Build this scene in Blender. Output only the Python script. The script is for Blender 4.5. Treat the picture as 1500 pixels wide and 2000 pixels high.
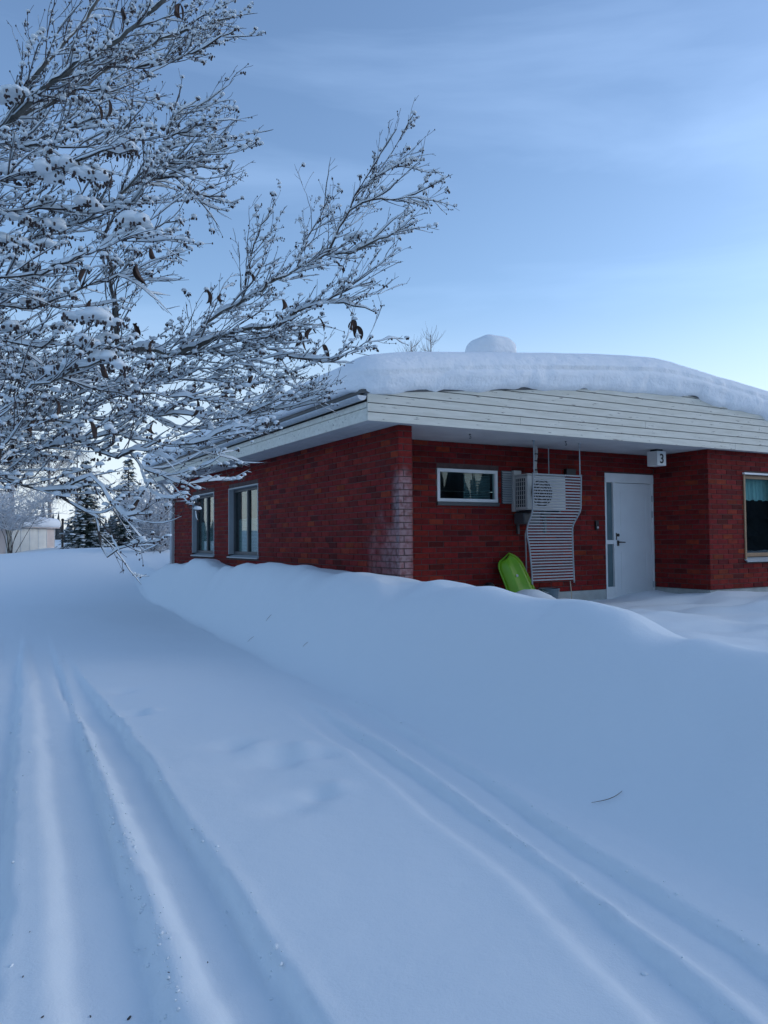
import bpy, math, random
import numpy as np
from mathutils import Vector, Matrix

for o in list(bpy.data.objects):
    bpy.data.objects.remove(o)
scene = bpy.context.scene
COL = scene.collection
R = math.radians

# ------------------------------------------------------------------ camera
cam_d = bpy.data.cameras.new('camera')
cam = bpy.data.objects.new('camera', cam_d)
COL.objects.link(cam)
cam_d.sensor_fit = 'HORIZONTAL'
cam_d.sensor_width = 36.0
cam_d.lens = 36.0                      # 26 mm phone lens, portrait
cam_d.clip_start = 0.05
cam_d.clip_end = 3000
cam.location = (0, 0, 1.5)
cam.rotation_euler = (Matrix.Rotation(R(92.1), 3, 'X') @ Matrix.Rotation(R(-0.45), 3, 'Z')).to_euler()
scene.camera = cam

# ------------------------------------------------------------------ sky and sun
SUN_AZ, SUN_EL = 80.0, 22.0            # hazy low sun to the right, the yard lies in shade
world = bpy.data.worlds.new('World')
scene.world = world
world.use_nodes = True
nt = world.node_tree
nt.nodes.clear()
w_out = nt.nodes.new('ShaderNodeOutputWorld')
w_bg = nt.nodes.new('ShaderNodeBackground')
sky = nt.nodes.new('ShaderNodeTexSky')
sky.sky_type = 'NISHITA'
sky.sun_disc = False
sky.sun_elevation = R(SUN_EL)
sky.sun_rotation = R(SUN_AZ)
sky.air_density = 1.0
sky.dust_density = 0.7
sky.ozone_density = 3.0
w_bg.inputs['Strength'].default_value = 0.13
# thin cirrus streaks, the same all round the sky
tc = nt.nodes.new('ShaderNodeTexCoord')
mp = nt.nodes.new('ShaderNodeMapping')
mp.inputs['Rotation'].default_value = (R(12), R(-24), R(20))
mp.inputs['Scale'].default_value = (1.1, 1.4, 6.5)
n1 = nt.nodes.new('ShaderNodeTexNoise')
n1.inputs['Scale'].default_value = 1.5
n1.inputs['Detail'].default_value = 7
n1.inputs['Roughness'].default_value = 0.52
n1.inputs['Distortion'].default_value = 0.5
rp = nt.nodes.new('ShaderNodeValToRGB')
rp.color_ramp.elements[0].position = 0.46
rp.color_ramp.elements[0].color = (0, 0, 0, 1)
rp.color_ramp.elements[1].position = 0.78
rp.color_ramp.elements[1].color = (0.18, 0.18, 0.18, 1)
mixc = nt.nodes.new('ShaderNodeMixRGB')
mixc.inputs[2].default_value = (4.2, 5.9, 8.6, 1)
nt.links.new(tc.outputs['Generated'], mp.inputs['Vector'])
nt.links.new(mp.outputs[0], n1.inputs['Vector'])
nt.links.new(n1.outputs['Fac'], rp.inputs[0])
nt.links.new(rp.outputs[0], mixc.inputs[0])
nt.links.new(sky.outputs[0], mixc.inputs[1])
# pale haze low over the horizon, the same all round
sep = nt.nodes.new('ShaderNodeSeparateXYZ')
nt.links.new(tc.outputs['Generated'], sep.inputs[0])
hz = nt.nodes.new('ShaderNodeMapRange')
hz.interpolation_type = 'SMOOTHERSTEP'
for i_, v_ in enumerate((0.0, 0.34, 0.85, 0.0)): hz.inputs[i_ + 1].default_value = v_
nt.links.new(sep.outputs['Z'], hz.inputs[0])
mixh = nt.nodes.new('ShaderNodeMixRGB')
mixh.inputs[2].default_value = (3.9, 4.35, 4.85, 1)
nt.links.new(hz.outputs[0], mixh.inputs[0])
nt.links.new(mixc.outputs[0], mixh.inputs[1])
nt.links.new(mixh.outputs[0], w_bg.inputs['Color'])
nt.links.new(w_bg.outputs[0], w_out.inputs[0])

sun_d = bpy.data.lights.new('sun', 'SUN')
sun_d.energy = 0.14
sun_d.angle = R(35)
sun_d.color = (1.0, 0.95, 0.87)
sun = bpy.data.objects.new('sun', sun_d)
COL.objects.link(sun)
sd = Vector((math.sin(R(SUN_AZ)) * math.cos(R(SUN_EL)), math.cos(R(SUN_AZ)) * math.cos(R(SUN_EL)), math.sin(R(SUN_EL))))
sun.rotation_euler = (-sd).to_track_quat('-Z', 'Y').to_euler()

scene.view_settings.view_transform = 'Standard'
scene.view_settings.look = 'None'
scene.view_settings.exposure = 0.78
scene.view_settings.gamma = 1.0
scene.view_settings.use_curve_mapping = False

# ------------------------------------------------------------------ helpers
rng = random.Random(7)


def tag(o, label=None, cat=None, group=None, kind=None):
    if label: o['label'] = label
    if cat: o['category'] = cat
    if group: o['group'] = group
    if kind: o['kind'] = kind
    return o


def empty(name, loc=(0, 0, 0), rz=0, parent=None):
    o = bpy.data.objects.new(name, None)
    o.empty_display_size = 0.2
    COL.objects.link(o)
    o.location = loc
    o.rotation_euler = (0, 0, rz)
    if parent: o.parent = parent
    return o


class MB:
    """collects geometry for one mesh"""
    def __init__(s):
        s.v, s.f, s.c = [], [], None

    def poly(s, pts, faces):
        b = len(s.v)
        s.v.extend([tuple(p) for p in pts])
        s.f.extend([tuple(i + b for i in f) for f in faces])

    def box(s, x0, x1, y0, y1, z0, z1):
        s.poly([(x0, y0, z0), (x1, y0, z0), (x1, y1, z0), (x0, y1, z0), (x0, y0, z1), (x1, y0, z1), (x1, y1, z1), (x0, y1, z1)],
               [(3, 2, 1, 0), (4, 5, 6, 7), (0, 1, 5, 4), (1, 2, 6, 5), (2, 3, 7, 6), (3, 0, 4, 7)])
        return s

    def prism_uz(s, uz, y0, y1):
        """polygon in x,z (counter-clockwise seen from -y) extruded in y"""
        n = len(uz)
        pts = [(a, y0, b) for a, b in uz] + [(a, y1, b) for a, b in uz]
        fs = [tuple(range(n)), tuple(range(2 * n - 1, n - 1, -1))]
        for i in range(n):
            j = (i + 1) % n
            fs.append((j, i, n + i, n + j))
        s.poly(pts, fs)
        return s

    def tube(s, pts, rad, n=6, cap=True):
        pts = [Vector(p) for p in pts]
        if not hasattr(rad, '__len__'): rad = [rad] * len(pts)
        b = len(s.v)
        up = None
        for i, p in enumerate(pts):
            t = (pts[min(i + 1, len(pts) - 1)] - pts[max(i - 1, 0)])
            if t.length < 1e-9: t = Vector((0, 0, 1))
            t.normalize()
            if up is None:
                up = Vector((0, 0, 1)) if abs(t.z) < .9 else Vector((1, 0, 0))
            a = t.cross(up)
            if a.length < 1e-6: a = t.cross(Vector((0.3, 1, 0.2)))
            a.normalize()
            c = a.cross(t)
            up = c
            for k in range(n):
                an = 2 * math.pi * k / n
                s.v.append(tuple(p + (a * math.cos(an) + c * math.sin(an)) * rad[i]))
        for i in range(len(pts) - 1):
            for k in range(n):
                k2 = (k + 1) % n
                s.f.append((b + i * n + k, b + i * n + k2, b + (i + 1) * n + k2, b + (i + 1) * n + k))
        if cap:
            s.f.append(tuple(b + k for k in range(n - 1, -1, -1)))
            e = b + (len(pts) - 1) * n
            s.f.append(tuple(e + k for k in range(n)))
        return s

    def lathe(s, prof, cx, cy, n=20):
        b = len(s.v)
        for r_, z in prof:
            for k in range(n):
                a = 2 * math.pi * k / n
                s.v.append((cx + r_ * math.cos(a), cy + r_ * math.sin(a), z))
        for i in range(len(prof) - 1):
            for k in range(n):
                k2 = (k + 1) % n
                s.f.append((b + i * n + k, b + i * n + k2, b + (i + 1) * n + k2, b + (i + 1) * n + k))
        return s

    def blob(s, c, rx, ry, rz, n=6, m=4, jit=0.0, rnd=rng, flat=1.0):
        """ellipsoid; the lower half squashed by flat"""
        b = len(s.v)
        s.v.append((c[0], c[1], c[2] + rz))
        for i in range(1, m):
            th = math.pi * i / m
            for k in range(n):
                a = 2 * math.pi * (k + .5 * (i % 2)) / n
                j = 1 + rnd.uniform(-jit, jit)
                zz = math.cos(th) * rz * j
                if zz < 0: zz *= flat
                s.v.append((c[0] + math.sin(th) * math.cos(a) * rx * j, c[1] + math.sin(th) * math.sin(a) * ry * j, c[2] + zz))
        s.v.append((c[0], c[1], c[2] - rz * flat))
        e = len(s.v) - 1
        for k in range(n):
            k2 = (k + 1) % n
            s.f.append((b, b + 1 + k, b + 1 + k2))
            for i in range(m - 2):
                r0, r1 = b + 1 + i * n, b + 1 + (i + 1) * n
                s.f.append((r0 + k, r1 + k, r1 + k2, r0 + k2))
            s.f.append((b + 1 + (m - 2) * n + k, e, b + 1 + (m - 2) * n + k2))
        return s

    def build(s, name, mat, parent=None, smooth=False, bevel=0.0, cols=None):
        me = bpy.data.meshes.new(name)
        me.from_pydata(s.v, [], s.f)
        if smooth: me.polygons.foreach_set('use_smooth', [True] * len(me.polygons))
        if cols is not None:
            at = me.color_attributes.new('tone', 'FLOAT_COLOR', 'POINT')
            at.data.foreach_set('color', np.array(cols, dtype=np.float32).ravel())
        me.materials.append(mat)
        me.update()
        o = bpy.data.objects.new(name, me)
        COL.objects.link(o)
        if parent: o.parent = parent
        if bevel:
            m = o.modifiers.new('bevel', 'BEVEL')
            m.width = bevel
            m.segments = 2
            m.limit_method = 'ANGLE'
        return o


def catmull(pts, step):
    pts = [np.array(p, float) for p in pts]
    P_ = [2 * pts[0] - pts[1]] + pts + [2 * pts[-1] - pts[-2]]
    out = []
    for i in range(1, len(P_) - 2):
        p0, p1, p2, p3 = P_[i - 1:i + 3]
        n = max(1, int(np.linalg.norm(p2 - p1) / step))
        for k in range(n):
            t = k / n
            out.append(.5 * ((2 * p1) + (-p0 + p2) * t + (2 * p0 - 5 * p1 + 4 * p2 - p3) * t * t + (-p0 + 3 * p1 - 3 * p2 + p3) * t ** 3))
    out.append(pts[-1])
    return out


# numpy lattice noise
_nr = np.random.RandomState(11)
_LAT = _nr.rand(256, 256)


def vnoise(x, y, seed=0):
    x = np.asarray(x, float) + seed * 17.31
    y = np.asarray(y, float) + seed * 9.77
    xi = np.floor(x).astype(int)
    yi = np.floor(y).astype(int)
    fx, fy = x - xi, y - yi
    fx = fx * fx * fx * (fx * (fx * 6 - 15) + 10)
    fy = fy * fy * fy * (fy * (fy * 6 - 15) + 10)
    g = lambda a, b: _LAT[a & 255, b & 255]
    return (g(xi, yi) * (1 - fx) + g(xi + 1, yi) * fx) * (1 - fy) + (g(xi, yi + 1) * (1 - fx) + g(xi + 1, yi + 1) * fx) * fy * 1.0 - .5


def fbm(x, y, seed=0, oct=3):
    a, s, t = 1.0, 0, 0
    for i in range(oct):
        t = t + a * vnoise(x * 2 ** i, y * 2 ** i, seed + i)
        a *= .5
    return t


def sst(a, b, x):
    t = np.clip((np.asarray(x, float) - a) / (b - a), 0, 1)
    return t * t * (3 - 2 * t)


# ------------------------------------------------------------------ materials
def new_mat(name):
    m = bpy.data.materials.new(name)
    m.use_nodes = True
    n = m.node_tree.nodes
    return m, m.node_tree, n['Principled BSDF']


def simple(name, col, rough=.6, metal=0.0, var=.12, scale=6.0, bump=0.0, bscale=80.0, stretch=(1, 1, 1), spec=.5):
    m, t, b = new_mat(name)
    b.inputs['Roughness'].default_value = rough
    b.inputs['Metallic'].default_value = metal
    b.inputs['Specular IOR Level'].default_value = spec
    tcn = t.nodes.new('ShaderNodeTexCoord')
    mpn = t.nodes.new('ShaderNodeMapping')
    mpn.inputs['Scale'].default_value = stretch
    t.links.new(tcn.outputs['Object'], mpn.inputs[0])
    nz = t.nodes.new('ShaderNodeTexNoise')
    nz.inputs['Scale'].default_value = scale
    nz.inputs['Detail'].default_value = 5
    t.links.new(mpn.outputs[0], nz.inputs['Vector'])
    rmp = t.nodes.new('ShaderNodeValToRGB')
    rmp.color_ramp.elements[0].position = .3
    rmp.color_ramp.elements[1].position = .7
    rmp.color_ramp.elements[0].color = tuple(c * (1 - var) for c in col) + (1,)
    rmp.color_ramp.elements[1].color = tuple(min(1, c * (1 + var)) for c in col) + (1,)
    t.links.new(nz.outputs['Fac'], rmp.inputs[0])
    t.links.new(rmp.outputs[0], b.inputs['Base Color'])
    if bump:
        nb = t.nodes.new('ShaderNodeTexNoise')
        nb.inputs['Scale'].default_value = bscale
        nb.inputs['Detail'].default_value = 4
        t.links.new(mpn.outputs[0], nb.inputs['Vector'])
        bp = t.nodes.new('ShaderNodeBump')
        bp.inputs['Strength'].default_value = bump
        bp.inputs['Distance'].default_value = .01
        t.links.new(nb.outputs['Fac'], bp.inputs['Height'])
        t.links.new(bp.outputs[0], b.inputs['Normal'])
    return m


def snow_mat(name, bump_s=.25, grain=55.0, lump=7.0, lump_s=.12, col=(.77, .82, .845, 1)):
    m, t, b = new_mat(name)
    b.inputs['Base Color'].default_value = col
    b.inputs['Roughness'].default_value = .75
    b.inputs['Specular IOR Level'].default_value = .18
    tcn = t.nodes.new('ShaderNodeTexCoord')
    g = t.nodes.new('ShaderNodeTexNoise')
    g.inputs['Scale'].default_value = grain
    g.inputs['Detail'].default_value = 6
    g.inputs['Roughness'].default_value = .7
    l = t.nodes.new('ShaderNodeTexNoise')
    l.inputs['Scale'].default_value = lump
    l.inputs['Detail'].default_value = 3
    t.links.new(tcn.outputs['Object'], g.inputs['Vector'])
    t.links.new(tcn.outputs['Object'], l.inputs['Vector'])
    b1 = t.nodes.new('ShaderNodeBump')
    b1.inputs['Strength'].default_value = lump_s
    b1.inputs['Distance'].default_value = .05
    b2 = t.nodes.new('ShaderNodeBump')
    b2.inputs['Strength'].default_value = bump_s
    b2.inputs['Distance'].default_value = .004
    t.links.new(l.outputs['Fac'], b1.inputs['Height'])
    t.links.new(g.outputs['Fac'], b2.inputs['Height'])
    t.links.new(b1.outputs[0], b2.inputs['Normal'])
    t.links.new(b2.outputs[0], b.inputs['Normal'])
    return m


def brick_mat():
    m, t, b = new_mat('brick_clay')
    L = t.links
    at = t.nodes.new('ShaderNodeVertexColor')
    at.layer_name = 'tone'
    tcn = t.nodes.new('ShaderNodeTexCoord')
    nz = t.nodes.new('ShaderNodeTexNoise')
    nz.inputs['Scale'].default_value = 14
    nz.inputs['Detail'].default_value = 6
    L.new(tcn.outputs['Object'], nz.inputs['Vector'])
    mr = t.nodes.new('ShaderNodeMapRange')
    mr.inputs[1].default_value = .25
    mr.inputs[2].default_value = .75
    mr.inputs[3].default_value = .72
    mr.inputs[4].default_value = 1.25
    L.new(nz.outputs['Fac'], mr.inputs[0])
    mu = t.nodes.new('ShaderNodeVectorMath')
    mu.operation = 'SCALE'
    L.new(at.outputs['Color'], mu.inputs[0])
    L.new(mr.outputs[0], mu.inputs['Scale'])
    # lime bloom climbing the corner of the wall
    sx = t.nodes.new('ShaderNodeSeparateXYZ')
    L.new(tcn.outputs['Object'], sx.inputs[0])

    def rng_(out, a, b_, c, d):
        q = t.nodes.new('ShaderNodeMapRange')
        q.interpolation_type = 'SMOOTHSTEP'
        for i, v in enumerate((a, b_, c, d)): q.inputs[i + 1].default_value = v
        L.new(out, q.inputs[0])
        return q.outputs[0]

    def mth(op, a, b_):
        q = t.nodes.new('ShaderNodeMath')
        q.operation = op
        for i, v in enumerate((a, b_)):
            if isinstance(v, (int, float)): q.inputs[i].default_value = v
            else: L.new(v, q.inputs[i])
        return q.outputs[0]
    big = t.nodes.new('ShaderNodeTexNoise')
    big.inputs['Scale'].default_value = 3.2
    big.inputs['Detail'].default_value = 6
    L.new(tcn.outputs['Object'], big.inputs['Vector'])
    wob = mth('MULTIPLY', mth('SUBTRACT', big.outputs['Fac'], .5), 1.1)
    yy = mth('ADD', sx.outputs['Y'], wob)
    zz = mth('ADD', sx.outputs['Z'], wob)
    wide = mth('MULTIPLY', rng_(yy, .15, 1.0, 1, 0), rng_(zz, 1.35, 2.0, 1, 0))
    thin = mth('MULTIPLY', rng_(sx.outputs['Y'], .05, .22, 1, 0), rng_(zz, 2.1, 2.55, 1, 0))
    corner = rng_(sx.outputs['X'], .12, .3, 1, 0)
    msk = mth('MULTIPLY', mth('MAXIMUM', mth('MULTIPLY', wide, .38), mth('MULTIPLY', thin, .5)), corner)
    fine = rng_(nz.outputs['Fac'], .3, .6, .45, 1)
    msk = mth('MULTIPLY', msk, fine)
    mx = t.nodes.new('ShaderNodeMixRGB')
    mx.inputs[2].default_value = (.40, .35, .36, 1)
    L.new(msk, mx.inputs[0])
    L.new(mu.outputs[0], mx.inputs[1])
    L.new(mx.outputs[0], b.inputs['Base Color'])
    b.inputs['Roughness'].default_value = .82
    b.inputs['Specular IOR Level'].default_value = .12
    nb = t.nodes.new('ShaderNodeTexNoise')
    nb.inputs['Scale'].default_value = 90
    nb.inputs['Detail'].default_value = 4
    L.new(tcn.outputs['Object'], nb.inputs['Vector'])
    bp = t.nodes.new('ShaderNodeBump')
    bp.inputs['Strength'].default_value = .35
    bp.inputs['Distance'].default_value = .006
    L.new(nb.outputs['Fac'], bp.inputs['Height'])
    L.new(bp.outputs[0], b.inputs['Normal'])
    return m


def paint_mat():
    """old cream paint that flakes along the grain"""
    m, t, b = new_mat('old_cream_paint')
    L = t.links
    tcn = t.nodes.new('ShaderNodeTexCoord')
    mpn = t.nodes.new('ShaderNodeMapping')
    mpn.inputs['Scale'].default_value = (1.3, 6, 11)
    L.new(tcn.outputs['Object'], mpn.inputs[0])
    nz = t.nodes.new('ShaderNodeTexNoise')
    nz.inputs['Scale'].default_value = 3.0
    nz.inputs['Detail'].default_value = 8
    nz.inputs['Roughness'].default_value = .62
    L.new(mpn.outputs[0], nz.inputs['Vector'])
    r1 = t.nodes.new('ShaderNodeValToRGB')
    r1.color_ramp.elements[0].position = .62
    r1.color_ramp.elements[1].position = .65
    r1.color_ramp.elements[0].color = (0, 0, 0, 1)
    r1.color_ramp.elements[1].color = (1, 1, 1, 1)
    L.new(nz.outputs['Fac'], r1.inputs[0])
    n2 = t.nodes.new('ShaderNodeTexNoise')
    n2.inputs['Scale'].default_value = 2.0
    n2.inputs['Detail'].default_value = 6
    L.new(mpn.outputs[0], n2.inputs['Vector'])
    r2 = t.nodes.new('ShaderNodeValToRGB')
    r2.color_ramp.elements[0].position = .3
    r2.color_ramp.elements[1].position = .7
    r2.color_ramp.elements[0].color = (.58, .555, .475, 1)
    r2.color_ramp.elements[1].color = (.70, .675, .595, 1)
    L.new(n2.outputs['Fac'], r2.inputs[0])
    mx = t.nodes.new('ShaderNodeMixRGB')
    mx.inputs[2].default_value = (.20, .18, .155, 1)
    L.new(r1.outputs[0], mx.inputs[0])
    L.new(r2.outputs[0], mx.inputs[1])
    L.new(mx.outputs[0], b.inputs['Base Color'])
    b.inputs['Roughness'].default_value = .6
    bp = t.nodes.new('ShaderNodeBump')
    bp.inputs['Strength'].default_value = .3
    bp.inputs['Distance'].default_value = .004
    L.new(nz.outputs['Fac'], bp.inputs['Height'])
    L.new(bp.outputs[0], b.inputs['Normal'])
    return m


def glass_mat():
    m = bpy.data.materials.new('window_glass')
    m.use_nodes = True
    t = m.node_tree
    t.nodes.clear()
    o = t.nodes.new('ShaderNodeOutputMaterial')
    mx = t.nodes.new('ShaderNodeMixShader')
    fr = t.nodes.new('ShaderNodeFresnel')
    ge = t.nodes.new('ShaderNodeNewGeometry')
    ir = t.nodes.new('ShaderNodeMapRange')          # the same reflectance from both faces of the pane
    ir.inputs[3].default_value = 1.6
    ir.inputs[4].default_value = 1 / 1.6
    t.links.new(ge.outputs['Backfacing'], ir.inputs[0])
    t.links.new(ir.outputs[0], fr.inputs[0])
    tr = t.nodes.new('ShaderNodeBsdfTransparent')
    tr.inputs[0].default_value = (.72, .86, .86, 1)
    gl = t.nodes.new('ShaderNodeBsdfGlossy')
    gl.inputs['Roughness'].default_value = .015
    t.links.new(fr.outputs[0], mx.inputs[0])
    t.links.new(tr.outputs[0], mx.inputs[1])
    t.links.new(gl.outputs[0], mx.inputs[2])
    t.links.new(mx.outputs[0], o.inputs[0])
    return m


M = dict(
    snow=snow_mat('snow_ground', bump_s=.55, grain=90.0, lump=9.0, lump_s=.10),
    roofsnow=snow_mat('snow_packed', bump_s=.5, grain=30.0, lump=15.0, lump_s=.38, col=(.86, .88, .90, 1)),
    treesnow=snow_mat('snow_on_twigs', bump_s=.1, grain=60, lump=20, lump_s=.1),
    brick=brick_mat(),
    mortar=simple('mortar', (.075, .045, .042), .9, var=.25, scale=9, bump=.4),
    concrete=simple('foundation_concrete', (.36, .38, .37), .9, var=.15, scale=5, bump=.3),
    paint=paint_mat(),
    soffit=simple('soffit_paint', (.50, .50, .50), .6, var=.08, scale=3),
    white=simple('white_frame_paint', (.66, .67, .67), .45, var=.05, scale=4),
    door=simple('door_paint', (.62, .64, .65), .4, var=.05, scale=2),
    dark=simple('dark_void', (.02, .022, .025), .7),
    darkgrey=simple('dark_grey_metal', (.06, .065, .07), .5),
    greyframe=simple('grey_window_frame', (.33, .36, .38), .45, var=.05),
    galv=simple('galvanised_metal', (.42, .44, .46), .42, metal=.55, var=.1, scale=12),
    screen=simple('screen_grey_paint', (.24, .26, .28), .5, var=.06, scale=8),
    hpwhite=simple('appliance_white', (.46, .47, .46), .4, var=.04),
    wood=simple('brown_window_wood', (.25, .15, .08), .5, var=.2, scale=7, stretch=(3, 3, 1)),
    brass=simple('lock_metal', (.10, .09, .08), .35, metal=.8),
    green=simple('lime_plastic', (.17, .42, .015), .32, var=.08, scale=5),
    bucket=simple('blue_grey_plastic', (.10, .15, .19), .4),
    black=simple('black_plastic', (.012, .012, .014), .45),
    lamp=simple('lamp_box_acrylic', (.62, .62, .60), .35, var=.03),
    glass=glass_mat(),
    frosted=simple('opaque_teal_pane', (.085, .14, .16), .3, var=.15, scale=3),  # pane brightness is put into an opaque teal colour, not see-through glass
    curtain=simple('pale_curtain', (.55, .62, .60), .8, var=.15, scale=20, stretch=(4, 4, .4)),
    blind=simple('white_blind', (.72, .72, .70), .6, var=.05),
    interior=simple('room_wall', (.16, .17, .17), .8),
    bark=simple('dark_bark', (.060, .048, .042), .85, var=.4, scale=30, bump=.5, bscale=60),
    limb=simple('grey_bark', (.105, .100, .088), .85, var=.4, scale=24, bump=.5, bscale=50),
    twig=simple('red_brown_twig', (.050, .032, .030), .7, var=.4, scale=40),
    leaf=simple('dead_leaf', (.060, .032, .022), .75, var=.45, scale=40),
    needle=simple('spruce_needles', (.020, .038, .030), .8, var=.4, scale=5),
    birch=simple('birch_bark', (.30, .26, .23), .8, var=.4, scale=3),
    birchtwig=simple('birch_twig', (.16, .115, .095), .8, var=.35, scale=2),
    frost=simple('frosted_twig', (.55, .56, .58), .8, var=.3, scale=9),
    shed=simple('pale_shed_board', (.78, .76, .70), .7, var=.1, scale=2),
    shedpink=simple('pinkish_shed_board', (.66, .56, .52), .7, var=.1, scale=2),
    straw=simple('dry_straw', (.16, .12, .08), .8),
    pipe=simple('pipe_lagging', (.50, .48, .45), .7, var=.2, scale=10),
    rope=simple('twine', (.35, .30, .24), .9),
    farwood=simple('far_wood', (.07, .075, .08), .9, var=.4, scale=.6),
)

# ------------------------------------------------------------------ house frame (used by the ground too)
HA = R(29.8)
HC = np.array([0.207, 10.48])
dR_ = np.array([math.cos(HA), math.sin(HA)])
dL_ = np.array([-math.sin(HA), math.cos(HA)])

# ------------------------------------------------------------------ snow-covered ground
ER = np.array([.909, .4168])           # across the road
ES = np.array([-.4168, .909])          # along the road

TRACKS = [  # polyline, half width, depth
    ([(-0.82, 2.45), (-1.12, 3.1), (-1.64, 4.22), (-2.48, 5.98), (-3.95, 9.07), (-6.01, 13.33)], .125, .058, .8),
    ([(-0.35, 2.44), (-0.76, 3.26), (-1.26, 4.29), (-2.18, 6.13), (-3.23, 8.09), (-4.59, 10.79)], .10, .072, 1.0),
    ([(0.97, 2.43), (0.70, 3.48), (0.09, 5.06), (-0.47, 6.33), (-1.09, 7.74)], .10, .045, .8),
    ([(1.28, 2.64), (1.12, 3.14), (0.87, 3.82), (0.48, 4.99), (-0.24, 6.79), (-0.81, 7.99)], .10, .045, .9),
    ([(-1.40, 2.46), (-1.89, 3.58), (-2.95, 5.85), (-4.63, 9.47), (-6.4, 13.36)], .12, .055, .8),
]
DENTS = [(-1.13, 5.72, .16, .03), (-0.94, 5.64, .13, -.02), (-0.72, 5.38, .15, .03), (-0.6, 5.6, .12, -.02), (-0.45, 5.42, .1, .02), (-0.41, 4.62, .12, .025),
         (-0.53, 4.4, .14, .02), (-0.3, 4.75, .1, -.015), (-2.19, 6.86, .12, .025), (-2.1, 6.95, .08, -.02), (-2.69, 7.93, .14, .02), (-0.62, 4.9, .3, .012), (-0.9, 5.2, .25, .012)]


def ground_h(x, y):
    x = np.asarray(x, float)
    y = np.asarray(y, float)
    r = x * ER[0] + y * ER[1]
    s = x * ES[0] + y * ES[1]
    u = (x - HC[0]) * dR_[0] + (y - HC[1]) * dR_[1]
    v = (x - HC[0]) * dL_[0] + (y - HC[1]) * dL_[1]
    h = .05 * fbm(x * .35, y * .35, 1) + .012 * fbm(x * 1.7, y * 1.7, 2)
    # ploughed bank on the right
    cr = np.interp(s, [0, 5, 8, 9.5, 11.8, 14.8, 20], [4.25, 4.15, 4.0, 3.95, 3.72, 3.5, 3.3]) + .14 * vnoise(s * .55, s * 0 + 3.3, 4)
    ch = np.interp(s, [-8, 0, 3.4, 4.2, 4.9, 6, 8, 9.5, 11.8, 14.8, 19.5, 21, 23, 26], [.5, .60, .72, .80, .89, .96, 1.01, 1.07, 1.10, 1.03, 1.03, .85, .4, .25])
    foot = 2.72 + .12 * vnoise(s * .4, s * 0 + 1.3, 5)
    t = np.clip((r - foot) / (cr - foot), 0, 1)
    shape = .55 * t * t * (3 - 2 * t) + .45 * np.sin(t * math.pi / 2) ** 1.15 * t ** .35
    lumps = np.exp(-((r - cr) / .75) ** 2)
    bank = ch * shape + lumps * (.17 * fbm(x * 1.05, y * 1.05, 7, 2) + .08 * vnoise(x * 2.0, y * 2.0, 8) + .03 * vnoise(x * 4.3, y * 4.3, 10)) + .03 * fbm(x * .9, y * .9, 9) * t
    wy = sst(-.6, 2.3, u - .4 * np.minimum(v, 0))
    hb = .90 * (1 - wy) + .44 * wy
    hb = hb + .17 * fbm(x * .85, y * .85, 12, 3) * (.25 + .75 * wy) * sst(.0, .5, r - cr) + .10 * wy * vnoise(x * 1.9, y * 1.9, 13) * sst(.4, 1.2, r - cr) + .05 * sst(5.8, 8, u)
    hb = hb + .24 * np.exp(-(((u - 2.62) / .42) ** 2 + ((v - .45) / .5) ** 2))
    hb = hb - .06 * np.exp(-(((u - 4.3) / .7) ** 2 + ((v - .7) / .6) ** 2))
    back = sst(.0, np.interp(s, [4, 8, 10], [1.25, 1.5, 2.1]), r - cr)
    hr = bank * (1 - back) + hb * back
    h = np.where(r > foot, h * (1 - t) + hr, h)
    # left verge
    lt = sst(-1.5, -3.2, r)
    h = h * (1 - lt) + lt * (.5 + .12 * fbm(x * .5, y * .5, 14))
    # bank at the far end where the road turns
    far = sst(19.5, 29.5, s) * (1 - sst(4, 9, r) * .6)
    hf = 1.02 + .24 * sst(-1.8, 1.5, r) + .10 * fbm(x * .3, y * .3, 20, 2) * 1.0
    h = h * (1 - far) + hf * far
    h = h + sst(60, 400, s) * 6.0
    # wheel ruts
    near = (np.abs(x) < 9) & (y > -6) & (y < 15)
    for pl, hw, dep, sharp in TRACKS:
        pl = np.array(pl)
        pl = np.vstack([pl[0] - (pl[1] - pl[0]) * 8, pl])
        best = np.full(x.shape, 9e9)
        side = np.zeros(x.shape)
        prog = np.zeros(x.shape)
        for i in range(len(pl) - 1):
            a, b = pl[i], pl[i + 1]
            d = b - a
            ll = d @ d
            tt = np.clip(((x - a[0]) * d[0] + (y - a[1]) * d[1]) / ll, 0, 1)
            px, py = a[0] + tt * d[0], a[1] + tt * d[1]
            dist = np.hypot(x - px, y - py)
            sg = np.sign((x - a[0]) * d[1] - (y - a[1]) * d[0])
            m = dist < best
            best = np.where(m, dist, best)
            side = np.where(m, sg, side)
            prog = np.where(m, (i + tt) / (len(pl) - 1), prog)
        q = best * side + .03 * vnoise(x * 2.2, y * 2.2, 31) + .02 * vnoise(x * 8, y * 8, 33) + .012 * vnoise(x * 21, y * 21, 34)
        rag = .5 + .5 * vnoise(x * 14, y * 14, 35)
        inner = sst(-hw - .09, -hw + .03, q) * (1 - sst(hw - .02, hw + .035, q))
        berm = np.exp(-((q - hw - .06) / .035) ** 2) * .012 * rag + np.exp(-((q + hw + .11) / .05) ** 2) * .006
        fade = (1 - sst(.72, 1.0, prog))
        h = h + np.where(near, fade * (-dep * inner + berm * (dep / .05)), 0)
    for dx, dy, rr, dd in DENTS:
        e = ((x - dx) ** 2 + (y - dy) ** 2) / rr ** 2
        h = h - 2.0 * dd * np.exp(-e * (1 + .8 * vnoise(x * 5, y * 5, 40)))
    return h


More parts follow.
